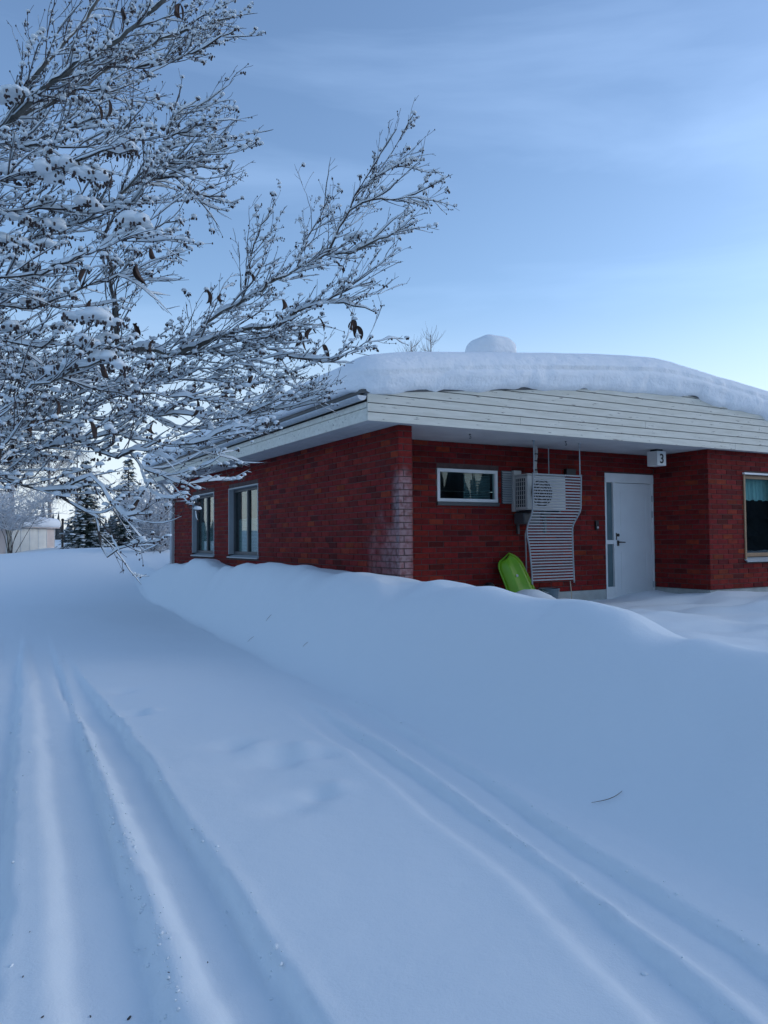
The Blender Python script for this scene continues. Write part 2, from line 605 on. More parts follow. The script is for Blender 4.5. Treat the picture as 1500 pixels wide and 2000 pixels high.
def axis(lo_fine, hi_fine, fine, limit_lo, limit_hi, g=1.13):
    a = list(np.arange(lo_fine, hi_fine, fine))
    st, p = fine, a[-1]
    while p < limit_hi:
        st *= g
        p += st
        a.append(p)
    st, p = fine, a[0]
    while p > limit_lo:
        st *= g
        p -= st
        a.insert(0, p)
    return np.array(a)


ra = axis(-1.2, 5.2, .028, -900, 900, 1.07)
sa = axis(1.4, 9.0, .05, -900, 1400, 1.022)
RR, SS = np.meshgrid(ra, sa, indexing='ij')
GX = ER[0] * RR + ES[0] * SS
GY = ER[1] * RR + ES[1] * SS
GZ = ground_h(GX, GY)
nr_, ns_ = GX.shape
gv = np.stack([GX, GY, GZ], -1).reshape(-1, 3)
idx = np.arange(nr_ * ns_).reshape(nr_, ns_)
gf = np.stack([idx[:-1, :-1], idx[1:, :-1], idx[1:, 1:], idx[:-1, 1:]], -1).reshape(-1, 4)
gm = bpy.data.meshes.new('snow_ground')
gm.vertices.add(len(gv))
gm.vertices.foreach_set('co', gv.ravel())
gm.loops.add(len(gf) * 4)
gm.loops.foreach_set('vertex_index', gf.ravel().astype(np.int32))
gm.polygons.add(len(gf))
gm.polygons.foreach_set('loop_start', np.arange(0, len(gf) * 4, 4, dtype=np.int32))
gm.polygons.foreach_set('use_smooth', np.ones(len(gf), dtype=bool))
gm.update(calc_edges=True)
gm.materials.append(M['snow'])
ground = bpy.data.objects.new('snow_ground', gm)
COL.objects.link(ground)
tag(ground, 'snow covered road, banks and yard with wheel ruts', kind='structure')
gh = lambda x, y: float(ground_h(np.array([x]), np.array([y]))[0])

# crumbs of snow broken off along the lip of the ruts
crumbs = MB()
crg = random.Random(5)
cxy = []
for (pl, hw, dep, sharp), cnt in zip(TRACKS, (300, 110, 60, 60, 30)):
    for i in range(cnt):
        t = crg.random() * (len(pl) - 1.6)
        k = int(t)
        a, b = np.array(pl[k]), np.array(pl[k + 1])
        c = a + (b - a) * (t - k)
        n = np.array([b[1] - a[1], -(b[0] - a[0])])
        n /= np.linalg.norm(n)
        cxy.append(c + n * (hw + crg.gauss(.03, .035)))
cz = ground_h(np.array([c[0] for c in cxy]), np.array([c[1] for c in cxy]))
for c, z in zip(cxy, cz):
    s = .002 + .007 * crg.random() ** 3
    crumbs.blob((c[0], c[1], z + s * .2), s * crg.uniform(.8, 1.5), s * crg.uniform(.8, 1.5), s * crg.uniform(.6, 1.0), 6, 4, .35, crg)
tag(crumbs.build('snow_crumbs', M['snow'], ground, smooth=True), kind='stuff')

# ------------------------------------------------------------------ the brick house
house = empty('brick_house', (HC[0], HC[1], 0), HA)
tag(house, 'low red brick house with cream gable boards under thick roof snow', 'house')
HM = Matrix.Translation((HC[0], HC[1], 0)) @ Matrix.Rotation(HA, 4, 'Z')
W = lambda u, v, z: HM @ Vector((u, v, z))

ZF, ZS = .57, 3.08                     # top of the foundation, soffit
VR, UR = 1.23, 6.43                    # recess depth, return wall
WL, WW = 11.78, 10.75                  # house length, width
RU = 5.05                              # ridge


def roof_z(u):
    return 4.045 - .108 * (np.sqrt((np.asarray(u, float) - RU) ** 2 + .8 ** 2) - .45)


# a wall: axis 'u' or 'v'; the outer face lies at `face`, looking towards sign*normal
brick_jobs = []


def brick_wall(ax, face, out, a0, a1, z0, z1, openings, thick=.12, lap=None):
    """mortar slab with openings; queues its bricks"""
    mb = MB()
    cuts_a = sorted({a0, a1} | {o[0] for o in openings} | {o[1] for o in openings})
    cuts_a = [c for c in cuts_a if a0 <= c <= a1]
    cuts_z = sorted({z0, z1} | {o[2] for o in openings} | {o[3] for o in openings})
    cuts_z = [c for c in cuts_z if z0 <= c <= z1]
    for i in range(len(cuts_a) - 1):
        for j in range(len(cuts_z) - 1):
            ca, cz = (cuts_a[i] + cuts_a[i + 1]) / 2, (cuts_z[j] + cuts_z[j + 1]) / 2
            if any(o[0] < ca < o[1] and o[2] < cz < o[3] for o in openings): continue
            f0, f1 = sorted((face, face - out * thick))
            if ax == 'u': mb.box(cuts_a[i], cuts_a[i + 1], f0, f1, cuts_z[j], cuts_z[j + 1])
            else: mb.box(f0, f1, cuts_a[i], cuts_a[i + 1], cuts_z[j], cuts_z[j + 1])
    wall = mb.build('wall', M['mortar'], house)
    bl, bh, jo = .270, .078, .012
    if lap is not None: a0 = lap          # bricks lap over the end of the neighbouring wall
    k = 0
    z = z0 + .006
    while z + bh < z1 + .02:
        zt = min(z + bh, z1 - .004)
        off = (k % 2) * .141 - .2
        a = a0 + off
        while a < a1:
            spans = [(max(a, a0), min(a + bl, a1))]
            for o in openings:
                if o[2] - .004 < zt and z < o[3] + .004:
                    ns = []
                    for p, q in spans:
                        if q <= o[0] or p >= o[1]: ns.append((p, q)); continue
                        if p < o[0]: ns.append((p, o[0]))
                        if q > o[1]: ns.append((o[1], q))
                    spans = ns
            for p, q in spans:
                if q - p > .03:
                    brick_jobs.append((wall, ax, face, out, p, q, z, zt))
            a += bl + jo
        z += bh + jo
        k += 1
    return wall


brng = random.Random(3)


def brick_geo(job, mb):
    wall, ax, face, out, p, q, z0, z1 = job
    pr = .008 + brng.uniform(-.003, .003)
    f0, f1 = face - out * .03, face + out * pr
    c = .004
    # front face slightly smaller than the bed: a soft arris
    if ax == 'u':
        pts = [(p, f0, z0), (q, f0, z0), (q, f0, z1), (p, f0, z1), (p, f1 - out * c, z0), (q, f1 - out * c, z0), (q, f1 - out * c, z1), (p, f1 - out * c, z1),
               (p + c, f1, z0 + c), (q - c, f1, z0 + c), (q - c, f1, z1 - c), (p + c, f1, z1 - c)]
    else:
        pts = [(f0, p, z0), (f0, q, z0), (f0, q, z1), (f0, p, z1), (f1 - out * c, p, z0), (f1 - out * c, q, z0), (f1 - out * c, q, z1), (f1 - out * c, p, z1),
               (f1, p + c, z0 + c), (f1, q - c, z0 + c), (f1, q - c, z1 - c), (f1, p + c, z1 - c)]
    fs = [(0, 1, 5, 4), (1, 2, 6, 5), (2, 3, 7, 6), (3, 0, 4, 7), (4, 5, 9, 8), (5, 6, 10, 9), (6, 7, 11, 10), (7, 4, 8, 11), (8, 9, 10, 11)]
    mb.poly(pts, fs)
    g = brng.random()
    if g < .10: col = (.105, .013, .013)
    elif g < .18: col = (.215, .030, .015)
    else: col = (.170, .0165, .0145)
    s = brng.uniform(.78, 1.18)
    return [(col[0] * s, col[1] * s * brng.uniform(.85, 1.15), col[2] * s * brng.uniform(.85, 1.15), 1)] * 12


W1 = (5.40, 7.22, 1.17, 2.65)
W2 = (8.25, 10.05, 1.17, 2.65)
SW = (1.44, 2.66, 2.11, 2.65)
DO = (5.14, UR - .003, ZF - .25, 2.71)
RW = (7.44, 9.30, 1.10, 2.66)
brick_wall('v', 0.0, -1, 0.0, WL, ZF, ZS, [W1, W2])
brick_wall('u', 0.0, -1, 0.122, .21, ZF, ZS, [], lap=-.005)                         # end of the wing wall
brick_wall('v', .21, 1, 0.122, VR, ZF, ZS, [], thick=.085, lap=.0)
brick_wall('u', VR, -1, .215, UR, ZF, ZS, [SW, (DO[0], DO[1], ZF - .3, DO[3])])
brick_wall('v', UR, -1, .122, VR - .002, ZF, ZS, [], lap=-.005)
brick_wall('u', 0.0, -1, UR, WW, ZF, ZS, [RW])
mb = MB()
mb.box(WW - .12, WW, .122, WL - .122, ZF, ZS)
mb.box(.122, WW, WL - .12, WL, ZF, ZS)
mb.build('wall', M['mortar'], house)

# the 300 bricks nearest the camera one by one, the rest joined wall by wall


def jobdist(j):
    wall, ax, face, out, p, q, z0, z1 = j
    c = W((p + q) / 2, face, z0) if ax == 'u' else W(face, (p + q) / 2, z0)
    d = (c - Vector((0, 0, 1.5)))
    n = (Vector((-math.sin(HA), math.cos(HA), 0)) if ax == 'u' else Vector((math.cos(HA), math.sin(HA), 0))) * out
    facing = -(d.normalized() @ n)
    if facing <= 0.02: return 1e9
    if z1 < .98: return 1e8
    return d.length ** 2 / (facing * (q - p) * .078 + 1e-9)


order = sorted(range(len(brick_jobs)), key=lambda i: jobdist(brick_jobs[i]))
single = set(order[:300])
rest = {}
for i, j in enumerate(brick_jobs):
    if i in single:
        b = MB()
        cols = brick_geo(j, b)
        b.build('brick', M['brick'], j[0], cols=cols)
    else:
        b, cc = rest.setdefault(j[0].name, (MB(), []))
        cc.extend(brick_geo(j, b))
for wn, (b, cc) in rest.items():
    o = b.build('brickwork', M['brick'], bpy.data.objects[wn], cols=cc)
    tag(o, kind='stuff')

# foundation
mb = MB()
mb.box(.02, .20, .02, VR, -.2, ZF - .003)
mb.box(.02, .2, VR + .002, WL - .02, -.2, ZF - .003)
mb.box(.203, DO[0], VR + .004, VR + .2, -.2, ZF - .003)
mb.box(UR + .02, UR + .2, .02, VR + .2, -.2, ZF - .003)
mb.box(UR + .203, WW - .02, .02, .2, -.2, ZF - .003)
mb.box(WW - .2, WW - .02, .203, WL - .02, -.2, ZF - .003)
mb.build('foundation', M['concrete'], house)
MB().box(.21, UR - .005, VR - .9, VR - .01, .05, .30).build('porch_slab', M['concrete'], house)
MB().box(.21, WW - .21, VR + .21, WL - .13, .3, .4).build('floor_slab', M['interior'], house)

# soffits
mb = MB()
mb.box(0.005, WW - .2, -.196, WL - .1, ZS + .002, ZS + .03)
mb.build('porch_soffit', M['soffit'], house)
for k in range(6):
    u0 = -.575 + k * .0965
    MB().box(u0, u0 + .0915, -.196, WL + .45, ZS + .002 + (k % 2) * .002, ZS + .022).build('soffit_board', M['soffit'], house)
MB().box(-.578, -.001, -.19, WL + .44, ZS + .024, ZS + .034).build('soffit_backing', M['darkgrey'], house)

# gable boards, each clipped by the roof slope
bh = .121


def u_at(z):
    x = (4.05 - z) / .108
    return max(0, x)


for k in range(9):
    z0, z1 = ZS - .012 + k * bh, ZS - .012 + (k + 1) * bh - .011
    a0, a1 = max(-.60, RU - u_at(z0)), max(-.60, RU - u_at(z1))
    b0, b1 = min(11.2, RU + u_at(z0)), min(11.2, RU + u_at(z1))
    if b1 - a1 < .2: continue
    cuts = {0: [6.9], 1: [1.96], 2: [4.6, 8.7], 3: [7.6]}.get(k, [])
    seg = [None] + cuts + [None]
    for i in range(len(seg) - 1):
        l0, l1 = (a0, a1) if seg[i] is None else (seg[i] + .003, seg[i] + .003)
        r0, r1 = (b0, b1) if seg[i + 1] is None else (seg[i + 1] - .003, seg[i + 1] - .003)
        vv = -.222 - rng.uniform(0, .004)
        o = MB().prism_uz([(l0, z0), (r0, z0), (r1, z1), (l1, z1)], vv, -.2005).build('gable_board', M['paint'], house, bevel=.003)
MB().prism_uz([(-.57, ZS + .03), (11.18, ZS + .03), (11.18, 3.4), (RU, 3.98), (-.57, 3.4)], -.1995, -.17).build('gable_backing', M['darkgrey'], house)
# eave boards on the left side
MB().box(-.604, -.58, -.199, WL + .45, ZS - .012, ZS + .155).build('eave_board', M['paint'], house, bevel=.003)
MB().box(-.618, -.58, -.199, WL + .45, ZS + .16, ZS + .235).build('eave_board', M['paint'], house, bevel=.003)
# gutter with its end cap
mb = MB()
ng = 9
for vv in (-.215, WL + .45):
    for k in range(ng):
        a = math.pi * (1 + k / (ng - 1))
        mb.v.append((-.682 + .062 * math.cos(a), vv, ZS + .31 + .062 * math.sin(a)))
for k in range(ng - 1):
    mb.f.append((k, k + 1, ng + k + 1, ng + k))
o = mb.build('gutter', M['galv'], house, smooth=True)
sm = o.modifiers.new('solid', 'SOLIDIFY')
sm.thickness = .004
mb = MB()
mb.prism_uz([(-.682 + .066 * math.cos(math.pi * (1 + k / 10)), ZS + .31 + .066 * math.sin(math.pi * (1 + k / 10))) for k in range(11)], -.223, -.216)
mb.build('gutter_end', M['white'], house)
# roof deck
mb = MB()
us = np.linspace(-.7, 11.3, 25)
top = [(u, float(roof_z(u))) for u in us]
mb.prism_uz([(u, z - .05) for u, z in top] + [(u, z) for u, z in reversed(top)], -.235, WL + .5)
mb.build('roof', M['darkgrey'], house)

# downpipe at the far corner of the side wall
mb = MB()
mb.tube([(-.06, WL + .06, .3), (-.06, WL + .06, 2.75), (-.25, WL + .1, 2.95), (-.60, WL + .1, 3.28)], .05, 10)
mb.build('downpipe', M['white'], house, smooth=True)
MB().box(-.012, .03, WL + .0, WL + .1, .5, ZS).build('corner_board', M['white'], house)

# chimney
MB().box(5.04, 5.64, 4.5, 5.15, 3.9, 5.45).build('chimney', M['brick'], house, cols=[(.25, .05, .04, 1)] * 8)


# windows of the side wall
def side_window(o):
    v0, v1, z0, z1 = o
    w = empty('window', parent=house)
    d = .13
    e = .003
    mb = MB()        # metal reveal
    mb.box(-.016, d, v0 + e, v0 + .03, z0 + .05, z1 - e)
    mb.box(-.016, d, v1 - .03, v1 - e, z0 + .05, z1 - e)
    mb.box(-.018, d, v0 + .031, v1 - .031, z1 - .03, z1 - e - .001)
    mb.build('reveal', M['greyframe'], w)
    mb = MB()        # sash frames, one mullion
    a, b = v0 + .031, v1 - .031
    zz0, zz1 = z0 + .05, z1 - .031
    for p, q in ((a, a + .05), (b - .05, b), ((a + b) / 2 - .035, (a + b) / 2 + .035)):
        mb.box(d - .035, d + .03, p, q, zz0, zz1)
    c = (a + b) / 2
    for p, q in ((a + .05, c - .035), (c + .035, b - .05)):
        mb.box(d - .034, d + .03, p, q, zz0, zz0 + .06)
        mb.box(d - .034, d + .03, p, q, zz1 - .06, zz1)
    mb.build('frame', M['darkgrey'], w)
    for p, q in ((a + .05, c - .035), (c + .035, b - .05)):
        MB().box(d + .002, d + .008, p, q, zz0 + .06, zz1 - .06).build('pane', M['glass'], w)
    mb = MB()
    mb.poly([(-.05, v0 - .02, z0 + .0), (-.05, v1 + .02, z0 + .0), (d, v1 + .02, z0 + .05), (d, v0 - .02, z0 + .05),
             (-.05, v0 - .02, z0 - .025), (-.05, v1 + .02, z0 - .025), (d, v1 + .02, z0 + .025), (d, v0 - .02, z0 + .025)],
            [(3, 2, 1, 0), (4, 5, 6, 7), (0, 1, 5, 4), (1, 2, 6, 5), (2, 3, 7, 6), (3, 0, 4, 7)])
    mb.build('sill', M['greyframe'], w)
    mb = MB()        # slatted blind over the lower half
    n = 24
    for i in range(n):
        z = zz0 + .04 + i * .03
        mb.poly([(d + .07, a + .03, z), (d + .07, b - .03, z), (d + .092, b - .03, z + .022), (d + .092, a + .03, z + .022)], [(0, 1, 2, 3)])
    mb.build('blind', M['blind'], w)
    return w


side_window(W1)
side_window(W2)

# small porch window
w = empty('window', parent=house)
u0, u1, z0, z1 = SW
mb = MB()
fw = .055
vf, vb = VR - .02, VR + .06
mb.box(u0 + .003, u1 - .003, vf, vb, z1 - fw, z1 - .003)
mb.box(u0 + .003, u1 - .003, vf, vb, z0 + .003, z0 + fw)
mb.box(u0 + .003, u0 + fw, vf + .001, vb, z0 + fw, z1 - fw)
mb.box(u1 - fw, u1 - .003, vf + .001, vb, z0 + fw, z1 - fw)
mb.build('frame', M['white'], w)
MB().box(u0 + fw, u1 - fw, VR + .02, VR + .026, z0 + fw, z1 - fw).build('pane', M['glass'], w)
MB().box(u0 - .01, u1 + .01, VR - .045, VR - .009, z0 - .06, z0 - .004).build('sill', M['darkgrey'], w)
mb = MB()
for i in range(14):
    z = z0 + .07 + i * .028
    mb.poly([(u0 + .6, VR + .09, z), (u1 - .08, VR + .09, z), (u1 - .08, VR + .108, z + .018), (u0 + .6, VR + .108, z + .018)], [(0, 1, 2, 3)])
mb.build('blind', M['greyframe'], w)
# ribbed ventilation panel beside it
lv = empty('louvre_panel', parent=house)
mb = MB()
mb.box(2.735, 2.975, VR - .03, VR - .009, 2.095, 2.655)
mb.build('backing', M['darkgrey'], lv)
for i in range(14):
    z = 2.105 + i * .039
    mb = MB()
    mb.poly([(2.74, VR - .055, z), (2.97, VR - .055, z), (2.97, VR - .031, z + .03), (2.74, VR - .031, z + .03), (2.74, VR - .05, z - .004), (2.97, VR - .05, z - .004), (2.97, VR - .031, z + .022), (2.74, VR - .031, z + .022)],
            [(0, 1, 2, 3), (7, 6, 5, 4), (0, 4, 5, 1), (1, 5, 6, 2), (3, 7, 4, 0)])
    mb.build('slat', M['greyframe'], lv)

# wooden window on the right
w = empty('window', parent=house)
u0, u1, z0, z1 = RW
mb = MB()
fw = .07
mb.box(u0 + .003, u0 + fw, .02, .1, z0 + .04, z1 - .003)
mb.box(u1 - fw, u1 - .003, .02, .1, z0 + .04, z1 - .003)
mb.box(u0 + fw + .001, u1 - fw - .001, .021, .1, z1 - fw, z1 - .004)
mb.box(u0 + fw + .001, u1 - fw - .001, .021, .1, z0 + .04, z0 + .04 + fw)
mb.box((u0 + u1) / 2 - .05, (u0 + u1) / 2 + .05, .019, .1, z0 + .04 + fw, z1 - fw)
mb.build('frame', M['wood'], w, bevel=.004)
mb = MB()
mb.box(u0 - .045, u0 + .002, -.028, .0, z0 - .01, z1 + .002)
mb.box(u1 - .002, u1 + .045, -.028, .0, z0 - .01, z1 + .002)
mb.build('casing', M['wood'], w, bevel=.004)
for p, q in ((u0 + fw, (u0 + u1) / 2 - .05), ((u0 + u1) / 2 + .05, u1 - fw)):
    MB().box(p, q, .055, .061, z0 + .04 + fw, z1 - fw).build('pane', M['glass'], w)
MB().box(u0 - .06, u1 + .06, -.06, .0, z1 + .003, z1 + .035).build('drip_cap', M['white'], w)
mb = MB()
mb.poly([(u0 - .05, -.07, z0 - .03), (u1 + .05, -.07, z0 - .03), (u1 + .05, .06, z0 + .038), (u0 - .05, .06, z0 + .038),
         (u0 - .05, -.07, z0 - .055), (u1 + .05, -.07, z0 - .055), (u1 + .05, .06, z0 + .01), (u0 - .05, .06, z0 + .01)],
        [(0, 1, 2, 3), (7, 6, 5, 4), (4, 5, 1, 0), (5, 6, 2, 1), (6, 7, 3, 2), (7, 4, 0, 3)])
mb.build('sill', M['greyframe'], w)
mb = MB()            # gathered valance inside
nn = 60
zt, zb = z1 - .06, z1 - .46
for i in range(nn + 1):
    uu = u0 + .05 + (u1 - u0 - .1) * i / nn
    dv = .18 + .02 * math.sin(i * 1.5) + .008 * math.sin(i * .7)
    mb.v += [(uu, dv, zb + .012 * math.sin(i * .9)), (uu, dv, zt)]
for i in range(nn):
    mb.f.append((2 * i, 2 * i + 2, 2 * i + 3, 2 * i + 1))
mb.build('curtain', M['curtain'], w, smooth=True)

# entrance door with sidelight
dr = empty('door', parent=house)
u0, u1, zb, zt = DO
zb = .34
e = .003
vf = VR - .012
mb = MB()
mb.box(u0 + e, u0 + .04, vf, VR + .1, zb, zt - .175)                 # left post
mb.box(u0 + .215, u0 + .27, vf + .001, VR + .1, zb, zt - .175)       # post between glass and leaf
mb.box(u1 - .05, u1 - e, vf, VR + .1, zb, zt - .175)
mb.box(u0 + .041, u0 + .214, vf + .002, VR + .1, zb, zb + .27)       # foot panel of the sidelight
mb.box(u0 + .041, u0 + .214, vf + .002, VR + .1, 1.395, 1.47)        # mid bar
mb.build('frame', M['white'], dr, bevel=.003)
MB().box(u0 + e, u1 - e, vf - .006, VR + .1, zt - .174, zt - e).build('transom_board', M['white'], dr, bevel=.003)
MB().box(u0 + .041, u0 + .214, VR + .03, VR + .036, zb + .27, 1.395).build('pane', M['frosted'], dr)  # sidelight panes are opaque; their teal lightness is in the colour
MB().box(u0 + .041, u0 + .214, VR + .03, VR + .036, 1.47, zt - .175).build('pane', M['frosted'], dr)
l0, l1 = u0 + .274, u1 - .054
lf = MB().box(l0, l1, VR + .006, VR + .06, zb + .02, zt - .182).build('leaf', M['door'], dr, bevel=.004)
for p in ((l0 + .13, l1 - .13, zb + .2, 1.25), (l0 + .13, l1 - .13, 1.5, zt - .34)):
    mb = MB()
    a, b, c, d = p
    t_ = .022
    for q in ((a, b, c, c + t_), (a, b, d - t_, d), (a, a + t_, c + t_, d - t_), (b - t_, b, c + t_, d - t_)):
        mb.box(q[0], q[1], VR + .0, VR + .0058, q[2], q[3])
    mb.build('panel_moulding', M['door'], lf)
hd = MB()
hd.tube([(l0 + .055, VR + .005, 1.43), (l0 + .055, VR - .05, 1.43)], .01, 8)
hd.tube([(l0 + .05, VR - .05, 1.43), (l0 + .18, VR - .055, 1.425)], .011, 8)
hd.box(l0 + .033, l0 + .077, VR - .006, VR + .0055, 1.36, 1.46)
hd.build('handle', M['brass'], dr)
mb = MB()
mb.tube([(l0 + .055, VR - .014, 1.56), (l0 + .055, VR + .005, 1.56)], .028, 14)
mb.build('lock', M['brass'], dr, smooth=False)
MB().box(l0 - .012, l0 + .01, VR - .016, VR + .004, 1.47, 1.6).build('strike_plate', M['brass'], dr)
for z in (.62, 1.95, 2.25):
    mb = MB()
    mb.tube([(l1 + .004, VR - .018, z - .06), (l1 + .004, VR - .018, z + .06)], .012, 8)
    mb.build('hinge', M['greyframe'], dr)
MB().box(u0 + .0, u1, VR - .12, VR + .1, zb - .05, zb - .003).build('threshold', M['greyframe'], dr)


# ------------------------------------------------------------------ snow on the roof
def snow_block(name, lo, hi, cell, rad, rz_top, rz_bot, deform, mat):
    """closed block of snow with rounded edges, deformed by deform(p, n)"""
    nx, ny, nz = [max(3, int(round((hi[i] - lo[i]) / cell[i]))) for i in range(3)]
    ids, P_ = {}, []

    def vid(i, j, k):
        if (i, j, k) not in ids:
            ids[(i, j, k)] = len(P_)
            P_.append((lo[0] + (hi[0] - lo[0]) * i / nx, lo[1] + (hi[1] - lo[1]) * j / ny, lo[2] + (hi[2] - lo[2]) * k / nz))
        return ids[(i, j, k)]
    F = []
    for i in range(nx):
        for j in range(ny):
            F.append((vid(i, j, nz), vid(i + 1, j, nz), vid(i + 1, j + 1, nz), vid(i, j + 1, nz)))
            F.append((vid(i, j + 1, 0), vid(i + 1, j + 1, 0), vid(i + 1, j, 0), vid(i, j, 0)))
    for i in range(nx):
        for k in range(nz):
            F.append((vid(i, 0, k), vid(i + 1, 0, k), vid(i + 1, 0, k + 1), vid(i, 0, k + 1)))
            F.append((vid(i + 1, ny, k), vid(i, ny, k), vid(i, ny, k + 1), vid(i + 1, ny, k + 1)))
    for j in range(ny):
        for k in range(nz):
            F.append((vid(0, j + 1, k), vid(0, j, k), vid(0, j, k + 1), vid(0, j + 1, k + 1)))
            F.append((vid(nx, j, k), vid(nx, j + 1, k), vid(nx, j + 1, k + 1), vid(nx, j, k + 1)))
    A = np.array(P_)
    lo_, hi_ = np.array(lo, float), np.array(hi, float)
    ilo = lo_ + np.array([rad, rad, rz_bot])
    ihi = hi_ - np.array([rad, rad, rz_top])
    Q = np.clip(A, ilo, ihi)
    D = A - Q
    sc = np.stack([np.full(len(A), rad), np.full(len(A), rad), np.where(D[:, 2] > 0, rz_top, rz_bot)], -1)
    N = D / sc
    ln = np.linalg.norm(N, axis=1, keepdims=True)
    ln[ln == 0] = 1
    N = N / ln
    A = Q + N * sc
    A = deform(A, N)
    mb = MB()
    mb.v = [tuple(p) for p in A]
    mb.f = F
    return mb.build(name, mat, None, smooth=True)


def roof_deform(A, N):
    u, v, z = A[:, 0].copy(), A[:, 1].copy(), A[:, 2].copy()
    fr = sst(.1, -.25, v)
    # sagging scalloped lower lip
    lip = (1 - sst(0, .22, z))
    z = z - lip * fr * (.085 + .11 * vnoise(u * 1.3, u * 0 + .5, 50) + .05 * vnoise(u * 5, u * 0 + 2.5, 51))
    # layered front face: an older crust under a newer fall
    frontness = np.clip(-N[:, 1], 0, 1)
    v = v + frontness * (.06 * np.exp(-((z - .235 - .03 * vnoise(u * .7, u * 0, 52)) / .02) ** 2) * (.4 + .9 * (vnoise(u * .9, u * 0 + 7, 59) + .5)) + .05 * (1 - sst(.0, .2, z)))
    v = v - frontness * (.05 * fbm(u * 1.3, z * 2.5, 53) + .034 * fbm(u * 6, z * 8, 54))
    u = u - np.clip(-N[:, 0], 0, 1) * (.05 * fbm(v * .8, z * 2, 55) + .03 * vnoise(v * 3, z * 5, 56))
    z = z + np.clip(N[:, 2], 0, 1) * (.05 * fbm(u * .5, v * .5, 57) + .012 * vnoise(u * 3, v * 3, 58))
    z = z - .05 * sst(.6, -.85, u) * np.clip(z / .5, 0, 1)          # thinner towards the eave
    B = np.stack([u, v, z + roof_z(u) - .01], -1)
    return B


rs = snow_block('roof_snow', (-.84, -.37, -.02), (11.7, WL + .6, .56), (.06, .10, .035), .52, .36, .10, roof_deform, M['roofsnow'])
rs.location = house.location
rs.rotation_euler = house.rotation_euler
tag(rs, 'thick rounded blanket of snow lying on the house roof', 'snow')


def cap_deform(A, N):
    u, v, z = A[:, 0], A[:, 1], A[:, 2]
    d = .05 * fbm(u * 1.7 + v, z * 3 + v, 60)
    groove = -.03 * np.exp(-((z - 5.62) / .03) ** 2) * (1 - np.abs(N[:, 2]))
    return A + N * (d + groove)[:, None]


cs = snow_block('chimney_snow', (4.86, 4.33, 5.44), (5.82, 5.32, 6.07), (.03, .03, .03), .3, .3, .12, cap_deform, M['roofsnow'])
cs.location = house.location
cs.rotation_euler = house.rotation_euler
tag(cs, 'rounded cap of snow on the chimney above the roof', 'snow')


# ------------------------------------------------------------------ things on the porch
class TH:
    """a thing placed in house coordinates; its parts are drawn in house coordinates too"""
    def __init__(s, name, base, label, cat, group=None):
        s.b = base
        p = W(*base)
        s.o = empty(name, p, HA)
        tag(s.o, label, cat, group)

    def part(s, mb, name, mat, parent=None, **k):
        b = s.b
        mb.v = [(p[0] - b[0], p[1] - b[1], p[2] - b[2]) for p in mb.v]
        return mb.build(name, mat, parent or s.o, **k)


def single(mb, base, name, mat, label, cat, group=None, **k):
    mb.v = [(p[0] - base[0], p[1] - base[1], p[2] - base[2]) for p in mb.v]
    o = mb.build(name, mat, None, **k)
    o.location = W(*base)
    o.rotation_euler = (0, 0, HA)
    return tag(o, label, cat, group)


# air source heat pump on the porch wall
hp = TH('heat_pump', (3.37, VR, 1.98), 'white heat pump unit on the porch wall behind the slatted screen', 'heat pump')
a, b, v0, v1, z0, z1 = 2.95, 3.79, .80, 1.12, 1.985, 2.56
hp.part(MB().box(a, b, v0, v1, z0, z1), 'casing', M['hpwhite'], bevel=.018)
MB_ = MB()
MB_.box(a - .012, b + .012, v0 - .012, v1 + .012, z1 + .001, z1 + .022)
hp.part(MB_, 'top_cover', M['hpwhite'], bevel=.006)
g = MB().box(a - .003, a + .02, v0 + .06, v1 - .03, z0 + .05, z1 - .05)
gp = hp.part(g, 'side_grille', M['black'])
for i in range(4):
    y = v0 + .085 + i * .055
    hp.part(MB().box(a - .010, a - .0035, y, y + .012, z0 + .05, z1 - .05), 'grille_bar', M['hpwhite'], gp)
for i in range(6):
    z = z0 + .09 + i * .075
    hp.part(MB().box(a - .0085, a - .0036, v0 + .06, v1 - .03, z, z + .009), 'grille_bar', M['hpwhite'], gp)
fan = MB()
for rr in (.05, .10, .15, .2, .235):
    fan.tube([(a + .3 + rr * math.cos(t), v0 - .006, z0 + .28 + rr * math.sin(t)) for t in np.linspace(0, 2 * math.pi, 25)], .005, 5, False)
hp.part(fan, 'fan_guard', M['hpwhite'])
fd = MB()
fd.prism_uz([(a + .3 + .23 * math.cos(t), z0 + .28 + .23 * math.sin(t)) for t in np.linspace(0, 2 * math.pi, 25)[:-1]], v0 - .002, v0 + .01)
hp.part(fd, 'fan_opening', M['black'])
hp.part(MB().box(a - .0, a + .16, v1 + .02, VR - .01, z0 - .02, z1 + .10), 'wall_plate', M['hpwhite'], bevel=.006)
hp.part(MB().box(b - .2, b - .04, v1 + .02, VR - .01, z0 - .1, z1 + .02), 'wall_plate', M['darkgrey'])
for u in (a + .1, b - .14):
    mb = MB()
    mb.box(u, u + .04, v0 + .02, VR - .01, z0 - .045, z0 - .004)
    mb.box(u, u + .04, VR - .05, VR - .009, z0 - .4, z0 - .046)
    hp.part(mb, 'bracket', M['darkgrey'])
hp.part(MB().box(a - .02, a + .34, v0 + .08, v1 + .02, z0 - .235, z0 - .05), 'drip_tray', M['darkgrey'], bevel=.02)
mb = MB()
mb.tube([(a + .26, v1 - .02, z0 - .2), (a + .27, VR - .04, z0 - .4), (a + .29, VR - .035, .45)], .013, 8)
hp.part(mb, 'drain_pipe', M['greyframe'], smooth=True)
hp.part(MB().box(4.14, 4.36, VR - .09, VR - .009, 2.62, 2.74), 'switch_box', M['black'], bevel=.006)

